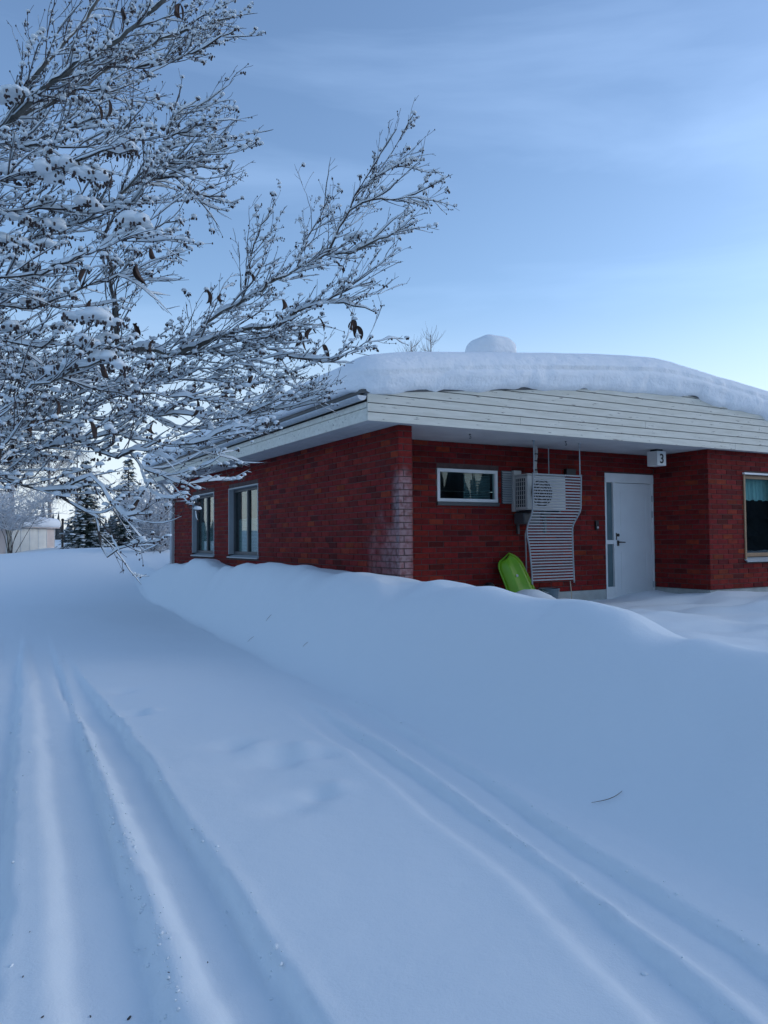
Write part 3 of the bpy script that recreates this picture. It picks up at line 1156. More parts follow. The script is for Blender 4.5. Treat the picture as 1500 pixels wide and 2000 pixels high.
pp = TH('insulated_pipe', (3.62, VR - .1, 2.6), 'pale lagged pipe running up from heat pump to soffit', 'pipe')
pts = [(3.30, .98, 2.575), (3.29, 1.0, 2.70), (3.32, 1.02, 2.85), (3.36, 1.05, 2.97), (3.36, 1.06, ZS)]
pts = catmull(pts, .03)
mb = MB()
mb.tube(pts, [.033 + .003 * math.sin(i * 1.9) for i in range(len(pts))], 10)
pp.part(mb, 'lagging', M['pipe'], smooth=True)
for i in (3, 8, 12):
    c = pts[min(i, len(pts) - 2)]
    mb = MB()
    mb.tube([(c[0], c[1], c[2] - .012), (c[0], c[1], c[2] + .012)], .0375, 10)
    pp.part(mb, 'tape_band', M['black'])
mb = MB()
mb.tube([(3.56, .96, 2.575), (3.56, .96, ZS)], .009, 6)
pp.part(mb, 'conduit', M['greyframe'])

# curved slatted screen hung in front of it
sc = TH('slatted_screen', (3.25, .43, .8), 'grey slatted screen hanging from rods in front of heat pump', 'screen')


def scr(z):
    k = float(sst(2.02, 1.66, z))
    b_ = float(sst(1.6, .85, z))
    bul = .03 * math.sin((z - .8) * 2.2)
    return 2.745 + .022 * k + .04 * b_ - .04 * math.exp(-((z - 1.62) / .18) ** 2), 3.777 - .072 * k + .003 * b_, .43 + .12 * k + bul * .6


for sgn in (0, 1):
    mb = MB()
    mb.tube([(scr(z)[sgn], scr(z)[2], z) for z in np.linspace(2.56, .77, 40)], .014, 8)
    sc.part(mb, 'rail', M['screen'], smooth=True)
nsl = 37
for i in range(nsl):
    z = 2.535 - i * (2.535 - .835) / (nsl - 1)
    l, r_, v = scr(z)
    mb = MB()
    mb.box(l + .012, r_ - .012, v - .008, v + .006, z - .0125, z + .0125)
    sc.part(mb, 'slat', M['screen'], bevel=.003)
for u in (2.775, 3.762):
    mb = MB()
    mb.tube([(u if u < 3 else u, .43, 2.55), (u, .43, ZS - .02)], .010, 6)
    mb.tube([(u, .43, ZS - .02), (u, .43, ZS + .001)], .022, 8)
    sc.part(mb, 'hanger_rod', M['greyframe'])
mb = MB()
mb.tube([(3.62, .55, .80), (3.66, .57, .62), (3.70, .6, .40)], .008, 6)
sc.part(mb, 'twine', M['rope'])

# hooks in the soffit
for u, v, lab in ((1.446, .325, 'small dark hook screwed into soffit above the small window'), (3.352, .314, 'small dark hook screwed into soffit above slatted screen')):
    mb = MB()
    mb.tube([(u, v, ZS + .001), (u, v, ZS - .03)] + [(u + .018 * math.sin(t), v, ZS - .048 + .018 * math.cos(t)) for t in np.linspace(0, 4.4, 9)], .005, 6)
    mb.tube([(u, v, ZS + .002), (u, v, ZS - .006)], .016, 8)
    single(mb, (u, v, ZS), 'ceiling_hook', M['darkgrey'], lab, 'hook', 'hooks in the porch soffit')

# cube lamp with the house number
lp = TH('number_lamp', (5.66, .47, ZS), 'white cube lamp with number 3 hanging over the door', 'lamp')
u0, u1, v0, v1, z0, z1 = 5.55, 5.78, .36, .59, ZS - .295, ZS - .035
lp.part(MB().box(u0, u1, v0, v1, z0, z1), 'lamp_box', M['lamp'], bevel=.008)
lp.part(MB().box(u0 + .04, u1 - .04, v0 + .04, v1 - .04, z1 + .0005, ZS + .001), 'mount', M['black'])
cu = bpy.data.curves.new('digit', 'FONT')
cu.body = '3'
cu.size = .235
cu.extrude = .0015
cu.align_x = 'CENTER'
cu.offset = .004
tmp = bpy.data.objects.new('tmp', cu)
COL.objects.link(tmp)
dg = bpy.context.evaluated_depsgraph_get()
me = bpy.data.meshes.new_from_object(tmp.evaluated_get(dg))
bpy.data.objects.remove(tmp)
me.materials.clear()
me.materials.append(M['black'])
dgo = bpy.data.objects.new('digit', me)
COL.objects.link(dgo)
dgo.parent = lp.o
dgo.rotation_euler = (R(90), 0, 0)
dgo.location = ((u0 + u1) / 2 - 5.66, v0 - .003 - .47, z0 + .045 - ZS)

# key box by the door
kb = TH('key_box', (4.9, VR, 1.67), 'small black key box on brick wall between screen and door', 'key box')
kb.part(MB().box(4.865, 4.94, VR - .05, VR - .009, 1.66, 1.82), 'case', M['black'], bevel=.008)
mb = MB()
mb.tube([(4.905, VR - .058, 1.70), (4.905, VR - .05, 1.70)], .02, 12)
kb.part(mb, 'knob', M['galv'])

# lime green sled leaning on the wall
sl = TH('sled', (2.85, .95, .45), 'lime green plastic sled leaning upright against the porch wall', 'sled')
mb = MB()
NL, NWd = 30, 20
LEN = 1.0
for i in range(NL + 1):
    t = i / NL
    wd = (.265 - .055 * t) * math.sqrt(max(.04, 1 - max(0, (t - .76) / .24) ** 2.4))
    for k in range(NWd + 1):
        x = -1 + 2 * k / NWd
        dpt = .10 * (1 - abs(x) ** 5) * (.55 + .45 * math.sin(min(1, (1 - t) * 4) * math.pi / 2))
        dpt += .012 * (math.exp(-((x - .5) / .12) ** 2) + math.exp(-((x + .5) / .12) ** 2)) * (t < .9)
        dpt -= .010 * math.exp(-(x / .2) ** 2)
        uu = 3.02 - .29 * t + x * wd
        zz = .32 + LEN * .9 * t + x * .045
        vv = .86 + .24 * t - dpt
        if abs(x) > .94: vv += .0; uu += .018 * np.sign(x)
        mb.v.append((uu, vv, zz))
for i in range(NL):
    for k in range(NWd):
        q = i * (NWd + 1) + k
        mb.f.append((q, q + 1, q + NWd + 2, q + NWd + 1))
so = sl.part(mb, 'hull', M['green'], smooth=True)
sm = so.modifiers.new('solid', 'SOLIDIFY')
sm.thickness = .008
mb = MB()
rim = []
for t in np.linspace(0, 1, 25):
    wd = (.265 - .055 * t) * math.sqrt(max(.04, 1 - max(0, (t - .76) / .24) ** 2.4)) + .02
    rim.append((3.02 - .29 * t - wd, .866 + .24 * t, .32 + .9 * t - .045))
rim2 = []
for t in np.linspace(1, 0, 25):
    wd = (.265 - .055 * t) * math.sqrt(max(.04, 1 - max(0, (t - .76) / .24) ** 2.4)) + .02
    rim2.append((3.02 - .29 * t + wd, .866 + .24 * t, .32 + .9 * t + .045))
mb.tube(rim + rim2, .014, 8)
sl.part(mb, 'rim', M['green'], smooth=True)
mb = MB()
mb.tube([(2.79, .905, .90), (2.79, .897, .902)], .022, 12)
sl.part(mb, 'sticker', M['white'])

# bucket under the screen
bk = TH('bucket', (3.50, .93, .3), 'blue grey plastic bucket on the porch under slatted screen', 'bucket')
mb = MB()
mb.lathe([(.001, .30), (.125, .30), (.165, .64), (.178, .64), (.178, .665), (.160, .665), (.118, .33), (.001, .33)], 3.50, .93, 24)
bk.part(mb, 'body', M['bucket'], smooth=False)
mb = MB()
mb.tube([(3.50 + .178 * math.cos(t), .93 - .03 - .10 * math.sin(t), .645 - .06 * math.sin(t)) for t in np.linspace(0, math.pi, 15)], .006, 6)
bk.part(mb, 'handle', M['galv'])

# black dome half buried by the wall
mb = MB()
mb.lathe([(.115, .56), (.118, .68), (.13, .682), (.13, .70), (.105, .705), (.085, .76), (.05, .795), (.001, .805)], 2.30, 1.02, 20)
single(mb, (2.30, 1.02, .5), 'upturned_pot', M['black'], 'small black upturned pot poking out of snow beside the sled', 'pot', smooth=True)

# ------------------------------------------------------------------ the snowy tree over the road
LIMBS = [
    ([(-4.05,4.5,2.966),(-3.45,4.38,3.231),(-2.549,4.2,3.555),(-2.023,4.0,3.695),(-1.799,3.9,3.809),(-1.58,3.8,3.881),(-1.389,3.75,3.96),(-1.202,3.7,4.048),(-1.047,3.6,4.104),(-0.941,3.6,4.255)], 0.026, 0.008),
    ([(-2.077,4.0,3.67),(-1.921,4.1,3.856),(-1.811,4.2,3.965),(-1.688,4.3,4.133),(-1.608,4.4,4.276),(-1.542,4.45,4.357),(-1.421,4.5,4.457),(-1.282,4.55,4.561),(-1.092,4.6,4.664),(-0.903,4.6,4.711)], 0.02, 0.004),
    ([(-1.931,3.95,3.752),(-1.821,3.9,3.869),(-1.763,3.9,3.944),(-1.692,4.0,4.154),(-1.612,4.1,4.354),(-1.534,4.1,4.497)], 0.013, 0.007),
    ([(-1.599,4.4,4.285),(-1.389,4.4,4.284),(-1.179,4.4,4.328),(-0.849,4.4,4.503)], 0.007, 0.003),
    ([(-1.811,4.2,3.965),(-1.697,4.2,4.028),(-1.489,4.1,3.953),(-1.426,4.2,4.041),(-1.297,4.2,4.113)], 0.006, 0.003),
    ([(-4.05,4.5,2.819),(-3.207,4.14,3.062),(-1.942,3.6,3.359),(-1.771,3.6,3.39),(-1.531,3.5,3.341),(-1.365,3.5,3.335),(-1.239,3.5,3.382),(-1.097,3.5,3.434)], 0.007, 0.003),
    ([(-4.05,4.5,2.857),(-3.239,4.22,3.106),(-2.023,3.8,3.41),(-1.818,3.8,3.513),(-1.637,3.8,3.564),(-1.483,3.8,3.629),(-1.367,3.8,3.654)], 0.007, 0.003),
    ([(-4.05,4.5,2.601),(-3.172,4.06,2.811),(-1.855,3.4,3.068),(-1.622,3.3,3.089),(-1.443,3.3,3.133),(-1.32,3.3,3.178),(-1.097,3.3,3.222)], 0.008, 0.003),
    ([(-1.589,4.55,2.653),(-1.529,4.35,2.845),(-1.541,4.3,2.947),(-1.528,4.3,3.064),(-1.553,4.25,3.163),(-1.508,4.2,3.287),(-1.409,4.2,3.474),(-1.267,4.2,3.626),(-1.202,4.2,3.739),(-1.176,4.25,3.886),(-1.044,4.3,4.032)], 0.013, 0.003),
    ([(-1.267,4.2,3.626),(-1.153,4.2,3.608),(-1.011,4.2,3.659),(-0.868,4.2,3.701)], 0.005, 0.003),
    ([(-1.409,4.2,3.474),(-1.326,4.3,3.564),(-1.18,4.3,3.578),(-1.049,4.3,3.488),(-0.903,4.3,3.457)], 0.006, 0.003),
    ([(-1.395,4.2,3.488),(-1.253,4.25,3.584),(-1.093,4.3,3.622),(-0.895,4.3,3.62)], 0.005, 0.003),
    ([(-1.202,4.2,3.739),(-1.139,4.2,3.77),(-1.025,4.2,3.804),(-0.931,4.2,3.798)], 0.004, 0.0025),
    ([(-4.05,4.5,2.312),(-3.21,4.1,2.479),(-1.951,3.5,2.683),(-1.689,3.4,2.682),(-1.575,3.4,2.698),(-1.373,3.3,2.713),(-1.195,3.3,2.791),(-0.995,3.3,2.868),(-0.883,3.3,2.902)], 0.012, 0.003),
    ([(-4.05,4.5,2.674),(-3.28,4.26,2.895),(-2.126,3.9,3.165),(-1.889,3.9,3.203),(-1.651,3.9,3.215),(-1.387,3.9,3.239),(-1.176,3.9,3.265)], 0.009, 0.003),
    ([(-4.05,4.5,2.59),(-3.345,4.34,2.799),(-2.288,4.1,3.054),(-1.956,4.1,3.136),(-1.659,4.05,3.197),(-1.341,4.0,3.283),(-1.179,4.0,3.447)], 0.009, 0.003),
    ([(-4.05,4.5,2.268),(-3.234,4.18,2.428),(-2.011,3.7,2.624),(-1.712,3.7,2.647),(-1.488,3.7,2.726),(-1.339,3.7,2.783),(-1.139,3.7,2.807)], 0.01, 0.003),
    ([(-4.05,4.5,2.123),(-3.477,4.54,2.262),(-2.618,4.6,2.431),(-2.31,4.6,2.506),(-2.002,4.6,2.597),(-1.662,4.6,2.66),(-1.415,4.6,2.67),(-1.245,4.6,2.638),(-1.089,4.7,2.846),(-0.864,4.7,2.988),(-0.696,4.7,3.086),(-0.533,4.75,3.206),(-0.367,4.8,3.304),(-0.195,4.8,3.326),(-0.022,4.8,3.394),(0.196,4.8,3.494)], 0.034, 0.004),
    ([(-0.344,4.8,3.311),(-0.295,4.8,3.432),(-0.206,4.8,3.583),(-0.066,4.8,3.661),(0.154,4.85,3.695),(0.329,4.85,3.764)], 0.009, 0.003),
    ([(-0.206,4.8,3.583),(-0.179,4.8,3.678),(-0.137,4.8,3.734),(-0.032,4.8,3.809),(0.059,4.8,3.858),(0.187,4.8,3.894)], 0.006, 0.003),
    ([(-0.864,4.7,2.988),(-0.82,4.65,3.185),(-0.782,4.65,3.312),(-0.733,4.6,3.418),(-0.677,4.6,3.506)], 0.007, 0.003),
    ([(-0.533,4.75,3.206),(-0.473,4.8,3.4),(-0.391,4.8,3.564),(-0.326,4.8,3.679)], 0.007, 0.003),
    ([(-1.245,4.6,2.638),(-1.051,4.5,2.673),(-0.87,4.5,2.739),(-0.612,4.5,2.785),(-0.518,4.5,2.858),(-0.345,4.5,2.912),(-0.172,4.5,2.892),(-0.036,4.5,2.863)], 0.018, 0.004),
    ([(-0.991,4.5,2.718),(-0.74,4.45,2.672),(-0.658,4.4,2.614),(-0.466,4.4,2.547),(-0.304,4.4,2.534),(-0.2,4.4,2.58),(-0.066,4.4,2.669)], 0.009, 0.003),
    ([(-1.229,4.6,2.631),(-0.961,4.5,2.611),(-0.791,4.4,2.54),(-0.703,4.4,2.45),(-0.555,4.4,2.434)], 0.008, 0.003),
    ([(-0.345,4.5,2.912),(-0.232,4.5,2.972),(-0.141,4.5,3.002),(-0.05,4.5,3.032)], 0.006, 0.003),
    ([(-4.05,4.5,1.849),(-3.34,4.38,1.947),(-2.275,4.2,2.066),(-1.98,4.2,2.134),(-1.769,4.2,2.169),(-1.516,4.2,2.176),(-1.347,4.2,2.214),(-1.263,4.2,2.205),(-1.094,4.2,2.198),(-0.942,4.2,2.163),(-0.803,4.3,2.206),(-0.63,4.3,2.269),(-0.438,4.4,2.329),(-0.319,4.4,2.358)], 0.016, 0.003),
    ([(-4.05,4.5,1.732),(-3.273,4.22,1.812),(-2.108,3.8,1.91),(-1.752,3.8,1.958),(-1.508,3.8,2.005),(-1.371,3.8,2.035),(-1.244,3.8,2.018),(-1.157,3.8,2.0),(-1.005,3.8,1.978),(-0.888,3.8,2.008),(-0.76,3.8,2.066),(-0.582,3.8,2.077)], 0.014, 0.003),
    ([(-4.05,4.5,1.717),(-3.248,4.14,1.794),(-2.045,3.6,1.889),(-1.803,3.6,1.815),(-1.562,3.6,1.738),(-1.375,3.6,1.807),(-1.295,3.6,1.702),(-1.225,3.6,1.632),(-1.093,3.6,1.631)], 0.015, 0.004),
    ([(-1.548,3.6,1.738),(-1.432,3.6,1.658),(-1.352,3.6,1.604),(-1.32,3.6,1.484),(-1.298,3.6,1.438),(-1.248,3.6,1.462),(-1.191,3.6,1.476)], 0.008, 0.004),
    ([(-1.508,3.8,2.005),(-1.315,3.75,1.914),(-1.201,3.7,1.947),(-1.087,3.7,1.986)], 0.01, 0.004),
    ([(-1.315,3.75,1.914),(-1.24,3.75,1.936),(-1.171,3.7,1.863),(-1.074,3.7,1.832),(-1.0,3.7,1.792),(-0.896,3.7,1.749)], 0.008, 0.003),
    ([(-4.05,4.5,1.808),(-3.145,4.02,1.899),(-1.788,3.3,2.011),(-1.656,3.3,2.075),(-1.504,3.3,2.18),(-1.391,3.3,2.22),(-1.215,3.3,2.296)], 0.015, 0.004),
    ([(-4.05,4.5,2.133),(-3.19,4.1,2.273),(-1.901,3.5,2.444),(-1.76,3.5,2.429),(-1.571,3.5,2.406),(-1.406,3.5,2.403),(-1.288,3.5,2.368)], 0.009, 0.004),
    ([(-4.05,4.5,2.136),(-3.255,4.22,2.276),(-2.063,3.8,2.448),(-1.833,3.8,2.382),(-1.602,3.8,2.329),(-1.468,3.85,2.273),(-1.173,3.9,2.254),(-0.911,3.9,2.226),(-0.702,3.9,2.172)], 0.011, 0.003),
    ([(-4.05,4.5,1.625),(-3.144,4.02,1.689),(-1.785,3.3,1.767),(-1.654,3.3,1.921),(-1.6,3.3,1.974),(-1.567,3.3,2.054),(-1.524,3.3,2.143)], 0.009, 0.003),
    ([(-4.05,4.5,2.147),(-3.342,4.38,2.289),(-2.279,4.2,2.463),(-1.986,4.3,2.366),(-1.697,4.3,2.277),(-1.437,4.3,2.333),(-1.207,4.3,2.404),(-0.969,4.4,2.438),(-0.821,4.4,2.377)], 0.011, 0.003),
    ([(-1.291,4.2,2.205),(-1.148,4.3,2.142),(-1.028,4.4,2.165),(-0.792,4.4,2.228),(-0.556,4.4,2.256),(-0.349,4.4,2.299)], 0.007, 0.003),
    ([(-4.05,4.5,2.003),(-3.384,4.46,2.124),(-2.385,4.4,2.271),(-2.031,4.4,2.268),(-1.766,4.4,2.34),(-1.53,4.4,2.427),(-1.235,4.4,2.455),(-1.028,4.4,2.498),(-0.791,4.4,2.511)], 0.011, 0.003),
]
CLUMPS = [(-1.601,3.35,3.124,0.1),(-1.477,3.3,3.115,0.12),(-1.376,3.3,3.151,0.11),(-1.297,3.3,3.109,0.07),(-1.249,3.35,3.115,0.09),(-1.199,3.4,3.258,0.07),(-1.141,3.4,3.269,0.06),(-1.798,3.6,3.645,0.12),(-1.749,3.6,3.652,0.08),(-1.088,3.3,2.88,0.11),(-1.305,3.3,2.481,0.09),(-1.238,3.3,2.471,0.11),(-1.167,3.3,2.453,0.08),(-1.293,3.3,2.36,0.09),(-1.347,3.3,2.264,0.09),(-1.425,3.3,2.242,0.08),(-1.204,3.3,2.296,0.09),(-1.152,3.3,2.262,0.07),(-1.275,3.4,2.395,0.08),(-1.218,3.4,2.413,0.06),(-1.69,3.5,2.49,0.08),(-1.621,3.5,2.776,0.08),(-1.551,3.5,2.871,0.07),(-1.766,3.6,2.937,0.09),(-1.52,3.6,2.517,0.07),(-1.666,3.6,2.641,0.07),(-0.181,4.8,3.415,0.08),(-1.719,3.6,3.035,0.08),(-1.572,3.6,3.009,0.08),(-1.402,3.6,3.107,0.08)]
LEAVES = [(-1.419,3.7,3.65),(-1.356,3.7,3.649),(-0.99,3.6,4.053),(-0.96,3.6,4.028),(-1.194,4.4,4.389),(-1.296,3.7,4.126),(-1.632,4.0,4.131),(-1.402,4.3,4.281),(-1.138,4.2,2.996),(-1.044,4.2,2.981),(-0.996,4.2,2.938),(-0.868,4.2,2.908),(-0.273,4.7,3.231),(-0.248,4.7,3.198),(-0.173,4.5,2.788),(-0.128,4.5,2.788),(-0.097,4.5,2.772),(-0.41,4.5,2.713),(-0.446,4.5,2.668),(-0.401,4.5,2.637),(-0.274,4.4,2.581),(-0.303,4.4,2.581),(-1.264,4.2,2.725),(-1.321,4.2,2.711),(-1.253,3.4,2.551),(-1.217,3.4,2.228),(-1.364,3.4,2.057),(-0.827,4.0,2.298),(-0.975,4.0,2.218),(-1.172,3.9,2.07),(-0.787,4.0,2.257),(-1.013,4.1,2.347),(-0.903,4.1,2.263),(-1.165,3.6,1.677),(-0.978,3.6,4.053),(-1.173,3.5,2.808),(-1.314,3.5,2.726),(-0.796,4.6,3.104),(-0.579,4.6,2.945),(-1.455,3.4,2.092),(-1.546,3.4,1.979),(-1.683,3.5,1.864),(-0.385,4.5,2.759),(-0.476,4.5,2.699),(-0.784,4.2,2.422),(-1.179,4.2,2.511)]
TX, TY = -4.05, 4.5
tree = empty('snowy_tree', (TX, TY, gh(TX, TY)))
tree.location.z -= .05
tag(tree, 'leafless tree with snow laden branches reaching over the road from the left', 'tree')
TB = Vector(tree.location)
trng = random.Random(21)
UPV = Vector((0, 0, 1))


def snowcap(mb, pts, rad, amt, seed):
    """ridge of snow lying along the upper side of a branch"""
    b = len(mb.v)
    n = len(pts)
    ok = 0
    for i, p in enumerate(pts):
        t = pts[min(i + 1, n - 1)] - pts[max(i - 1, 0)]
        if t.length < 1e-9: t = Vector((1, 0, 0))
        t.normalize()
        flat = math.sqrt(max(0, 1 - t.z * t.z))
        a = t.cross(UPV)
        if a.length < 1e-4: a = Vector((1, 0, 0))
        a.normalize()
        c = a.cross(t)
        if c.z < 0: c = -c
        e = min(1, (i + .2) * .6, (n - 1 - i + .05) * .6)
        nz = .55 + .6 * math.sin(seed + i * .8) * math.sin(seed * 1.7 + i * .31) + trng.uniform(-.22, .22)
        k = amt * max(0.0, nz) * e * max(0, flat - .3) * 1.35
        r = rad[i]
        w = r * .80 + .42 * k
        h = r * .70 + k
        p = p + c * r * .12
        for x, z in ((-1, 0), (-.86, .62), (-.05, 1), (.84, .6), (1, 0)):
            mb.v.append(tuple(p + a * (w * x) + c * (h * z)))
    for i in range(n - 1):
        for q in range(4):
            mb.f.append((b + i * 5 + q, b + i * 5 + q + 1, b + (i + 1) * 5 + q + 1, b + (i + 1) * 5 + q))
    e = b + (n - 1) * 5
    mb.f.append((b, b + 1, b + 2, b + 3, b + 4))
    mb.f.append((e + 4, e + 3, e + 2, e + 1, e))


twigs, snowm, budm = MB(), MB(), MB()
WIND = Vector((.55, .05, .42))
counts = [0, 0, 0]
hang = []


def bud_cluster(p, size, snow=True):
    for _ in range(trng.randint(3, 6)):
        q = p + Vector((trng.uniform(-1, 1), trng.uniform(-1, 1), trng.uniform(-.6, .4))) * size
        s_ = size * trng.uniform(.28, .5)
        budm.blob(q, s_, s_, s_ * 1.3, 5, 3, .25, trng)
    if snow:
        snowm.blob(p + Vector((0, 0, size * .65)), size * trng.uniform(1.0, 1.5), size * trng.uniform(1.0, 1.3), size * trng.uniform(.7, 1.0), 7, 5, .12, trng, .45)


def twig(p, d, length, r0, level):
    n = max(3, int(length / (.045 if level == 1 else .035)))
    st = length / n
    pts, rad = [p.copy()], [r0]
    d = d.normalized()
    bend = Vector((trng.uniform(-1, 1), trng.uniform(-1, 1), trng.uniform(-.6, 1))) * .10
    for i in range(n):
        d = (d + bend + WIND * .06 + Vector((trng.gauss(0, .10), trng.gauss(0, .10), trng.gauss(0, .10)))).normalized()
        p = p + d * st
        pts.append(p.copy())
        rad.append(max(.0011, r0 * (1 - .68 * (i + 1) / n)))
    twigs.tube(pts, rad, 5 if level == 1 else (4 if level == 2 else 3), False)
    counts[level - 1] += 1
    hang.extend(pts[1:])
    if trng.random() < (.95, .7, .3)[level - 1]:
        snowcap(snowm, pts, rad, {1: .018, 2: .012, 3: .007}[level] * trng.uniform(.3, 1.4), trng.uniform(0, 50))
    if level < 3:
        sp = .075 if level == 1 else .075
        k = int(length / sp)
        for j in range(k):
            t = .18 + .8 * (j + trng.random()) / max(1, k)
            i = min(n - 1, int(t * n))
            q = pts[i].lerp(pts[i + 1], t * n - i if t * n - i < 1 else .5)
            tn = (pts[i + 1] - pts[i]).normalized()
            sd_ = Vector((trng.gauss(0, 1), trng.gauss(0, 1), trng.gauss(.2, .8)))
            sd_ = (sd_ - tn * sd_.dot(tn)).normalized()
            dd = tn * .85 + sd_ * .62 + WIND * .18
            twig(q, dd, length * trng.uniform(.28, .5) * (1.15 - .5 * t), max(.0012, rad[i] * .6), level + 1)
    if level < 3 and trng.random() < (.42 if level == 1 else .16):       # tufts of buds along the tip, each under its own snow
        s_ = trng.uniform(.009, .015) * (1.0 if level == 1 else .75)
        for q in pts[-min(n, trng.randint(3, 6)):]:
            for _ in range(2):
                w_ = q + Vector((trng.uniform(-1, 1), trng.uniform(-1, 1), trng.uniform(-1, .3))) * s_
                budm.blob(w_, s_ * .34, s_ * .34, s_ * .6, 4, 3, .4, trng)
            if trng.random() < .8:
                snowm.blob(q + Vector((trng.uniform(-.4, .4), trng.uniform(-.4, .4), .45)) * s_, s_ * trng.uniform(1.1, 1.9), s_ * trng.uniform(1.1, 1.7), s_ * trng.uniform(.8, 1.25), 7, 4, .16, trng, .4)
    if level >= 2:
        g = trng.random()
        if g < .10: bud_cluster(pts[-1], trng.uniform(.009, .016), trng.random() < .75)
        elif g < .35: budm.blob(pts[-1], .0042, .0042, .006, 4, 3, 0, trng)
        for q in pts[1:-1]:
            if trng.random() < .16:
                budm.blob(q + Vector((trng.uniform(-1, 1), trng.uniform(-1, 1), trng.uniform(-1, 1))) * .004, .0032, .0032, .0045, 4, 3, 0, trng)


mb = MB()
mb.tube([Vector((0, 0, -.2)), Vector((.03, 0, .5)), Vector((0, .03, 1.4)), Vector((.03, 0, 2.4)), Vector((.02, .02, 3.3)), Vector((.0, .0, 4.2))], [.17, .13, .12, .105, .08, .03], 12)
mb.build('trunk', M['bark'], tree, smooth=True)
for li, (pl, r0, r1) in enumerate(LIMBS):
    cp = [Vector(p) for p in catmull(pl, .05)]
    n = len(cp)
    wob = [Vector((trng.gauss(0, 1), trng.gauss(0, 1), trng.gauss(0, 1))) * .006 for _ in cp]
    cp = [p + wob[i] * min(1, i / 3) for i, p in enumerate(cp)]
    rad = [r0 + (r1 - r0) * (i / (n - 1)) ** .8 for i in range(n)]
    # knots
    rad = [r * (1 + .08 * math.sin(i * 1.7) + trng.uniform(-.05, .07)) for i, r in enumerate(rad)]
    mb = MB()
    mb.tube([p - TB for p in cp], rad, 8 if r0 > .01 else 6)
    mb.build('limb', M['limb'] if r0 > .012 else M['bark'], tree, smooth=True)
    snowcap(snowm, cp, rad, .034 if r0 > .012 else .022, trng.uniform(0, 60))
    root_skip = .3 if (abs(pl[0][0] - TX) < .01) else .04
    length = sum((cp[i + 1] - cp[i]).length for i in range(n - 1))
    k = int(length / (.14 if li == 29 else .040))
    for j in range(k):
        t = root_skip + (1 - root_skip) * (j + trng.random()) / k
        if t > .99: continue
        i = min(n - 2, int(t * (n - 1)))
        tn = (cp[i + 1] - cp[i]).normalized()
        sd_ = Vector((trng.gauss(0, .8), trng.gauss(0, 1), trng.gauss(.1, .8)))
        sd_ = (sd_ - tn * sd_.dot(tn)).normalized()
        dd = tn * .9 + sd_ * .6 + WIND * .25
        ln = trng.uniform(.14, .62) ** 1.15 * (1.1 - .5 * t)
        twig(cp[i], dd, ln, min(rad[i] * .7, trng.uniform(.0022, .004)), 1)
    bud_cluster(cp[-1], .014)
for x, y, z, sz in CLUMPS:
    c = Vector((x, y, z))
    for j in range(4):
        q = c + Vector((trng.uniform(-.6, .6), trng.uniform(-.5, .5), trng.uniform(-.12, .18))) * sz * .8
        snowm.blob(q, sz * trng.uniform(.32, .5), sz * trng.uniform(.32, .5), sz * trng.uniform(.26, .36), 10, 7, .07, trng, .4)
    for j in range(16):
        q = c + Vector((trng.uniform(-.75, .75), trng.uniform(-.75, .75), trng.uniform(-.24, -.06))) * sz
        budm.blob(q, .006, .006, .010, 5, 3, .45, trng)
for m_ in (twigs, snowm, budm):
    m_.v = [(p[0] - TB.x, p[1] - TB.y, p[2] - TB.z) for p in m_.v]
tag(twigs.build('twigs', M['twig'], tree, smooth=True), kind='stuff')
tag(budm.build('buds', M['twig'], tree, smooth=True), kind='stuff')
tag(snowm.build('snow', M['treesnow'], tree, smooth=True), 'white snow lying along the branches', kind='stuff')
print('TREE', counts, len(twigs.f), len(snowm.f), len(budm.f))

# curled dead leaves still hanging on
leaf_me = []
for s_ in range(3):
    mb = MB()
    n, m_ = 8, 4
    for i in range(n + 1):
        t = i / n
        wd = .013 * math.sin(math.pi * min(1, t * .93 + .07)) ** .8 + .0008
        for k in range(m_ + 1):
            x = -1 + 2 * k / m_
            curl = (1.3 + .5 * s_) * x
            mb.v.append((wd * math.sin(curl) * .9, wd * (1 - math.cos(curl)) + .012 * math.sin(t * (2 + s_)), -.072 * t + .006 * math.sin(t * 5 + s_)))
    for i in range(n):
        for k in range(m_):
            q = i * (m_ + 1) + k
            mb.f.append((q, q + 1, q + m_ + 2, q + m_ + 1))
    o = mb.build('dead_leaf', M['leaf'], tree, smooth=True)
    leaf_me.append(o.data)
    bpy.data.objects.remove(o)
HG = np.array([tuple(p) for p in hang])
for i, (x, y, z) in enumerate(LEAVES):
    x, y, z = HG[np.argmin(((HG - np.array([x, y, z + .03])) ** 2).sum(1))]
    o = bpy.data.objects.new('dead_leaf', leaf_me[i % 3])
    COL.objects.link(o)
    o.parent = tree
    o.location = Vector((x, y, z)) - TB
    o.rotation_euler = (trng.uniform(-.4, .4), trng.uniform(-.45, .45), trng.uniform(0, 6.3))
    sc_ = trng.uniform(.8, 1.25)
    o.scale = (sc_, sc_, sc_ * trng.uniform(.8, 1.2))


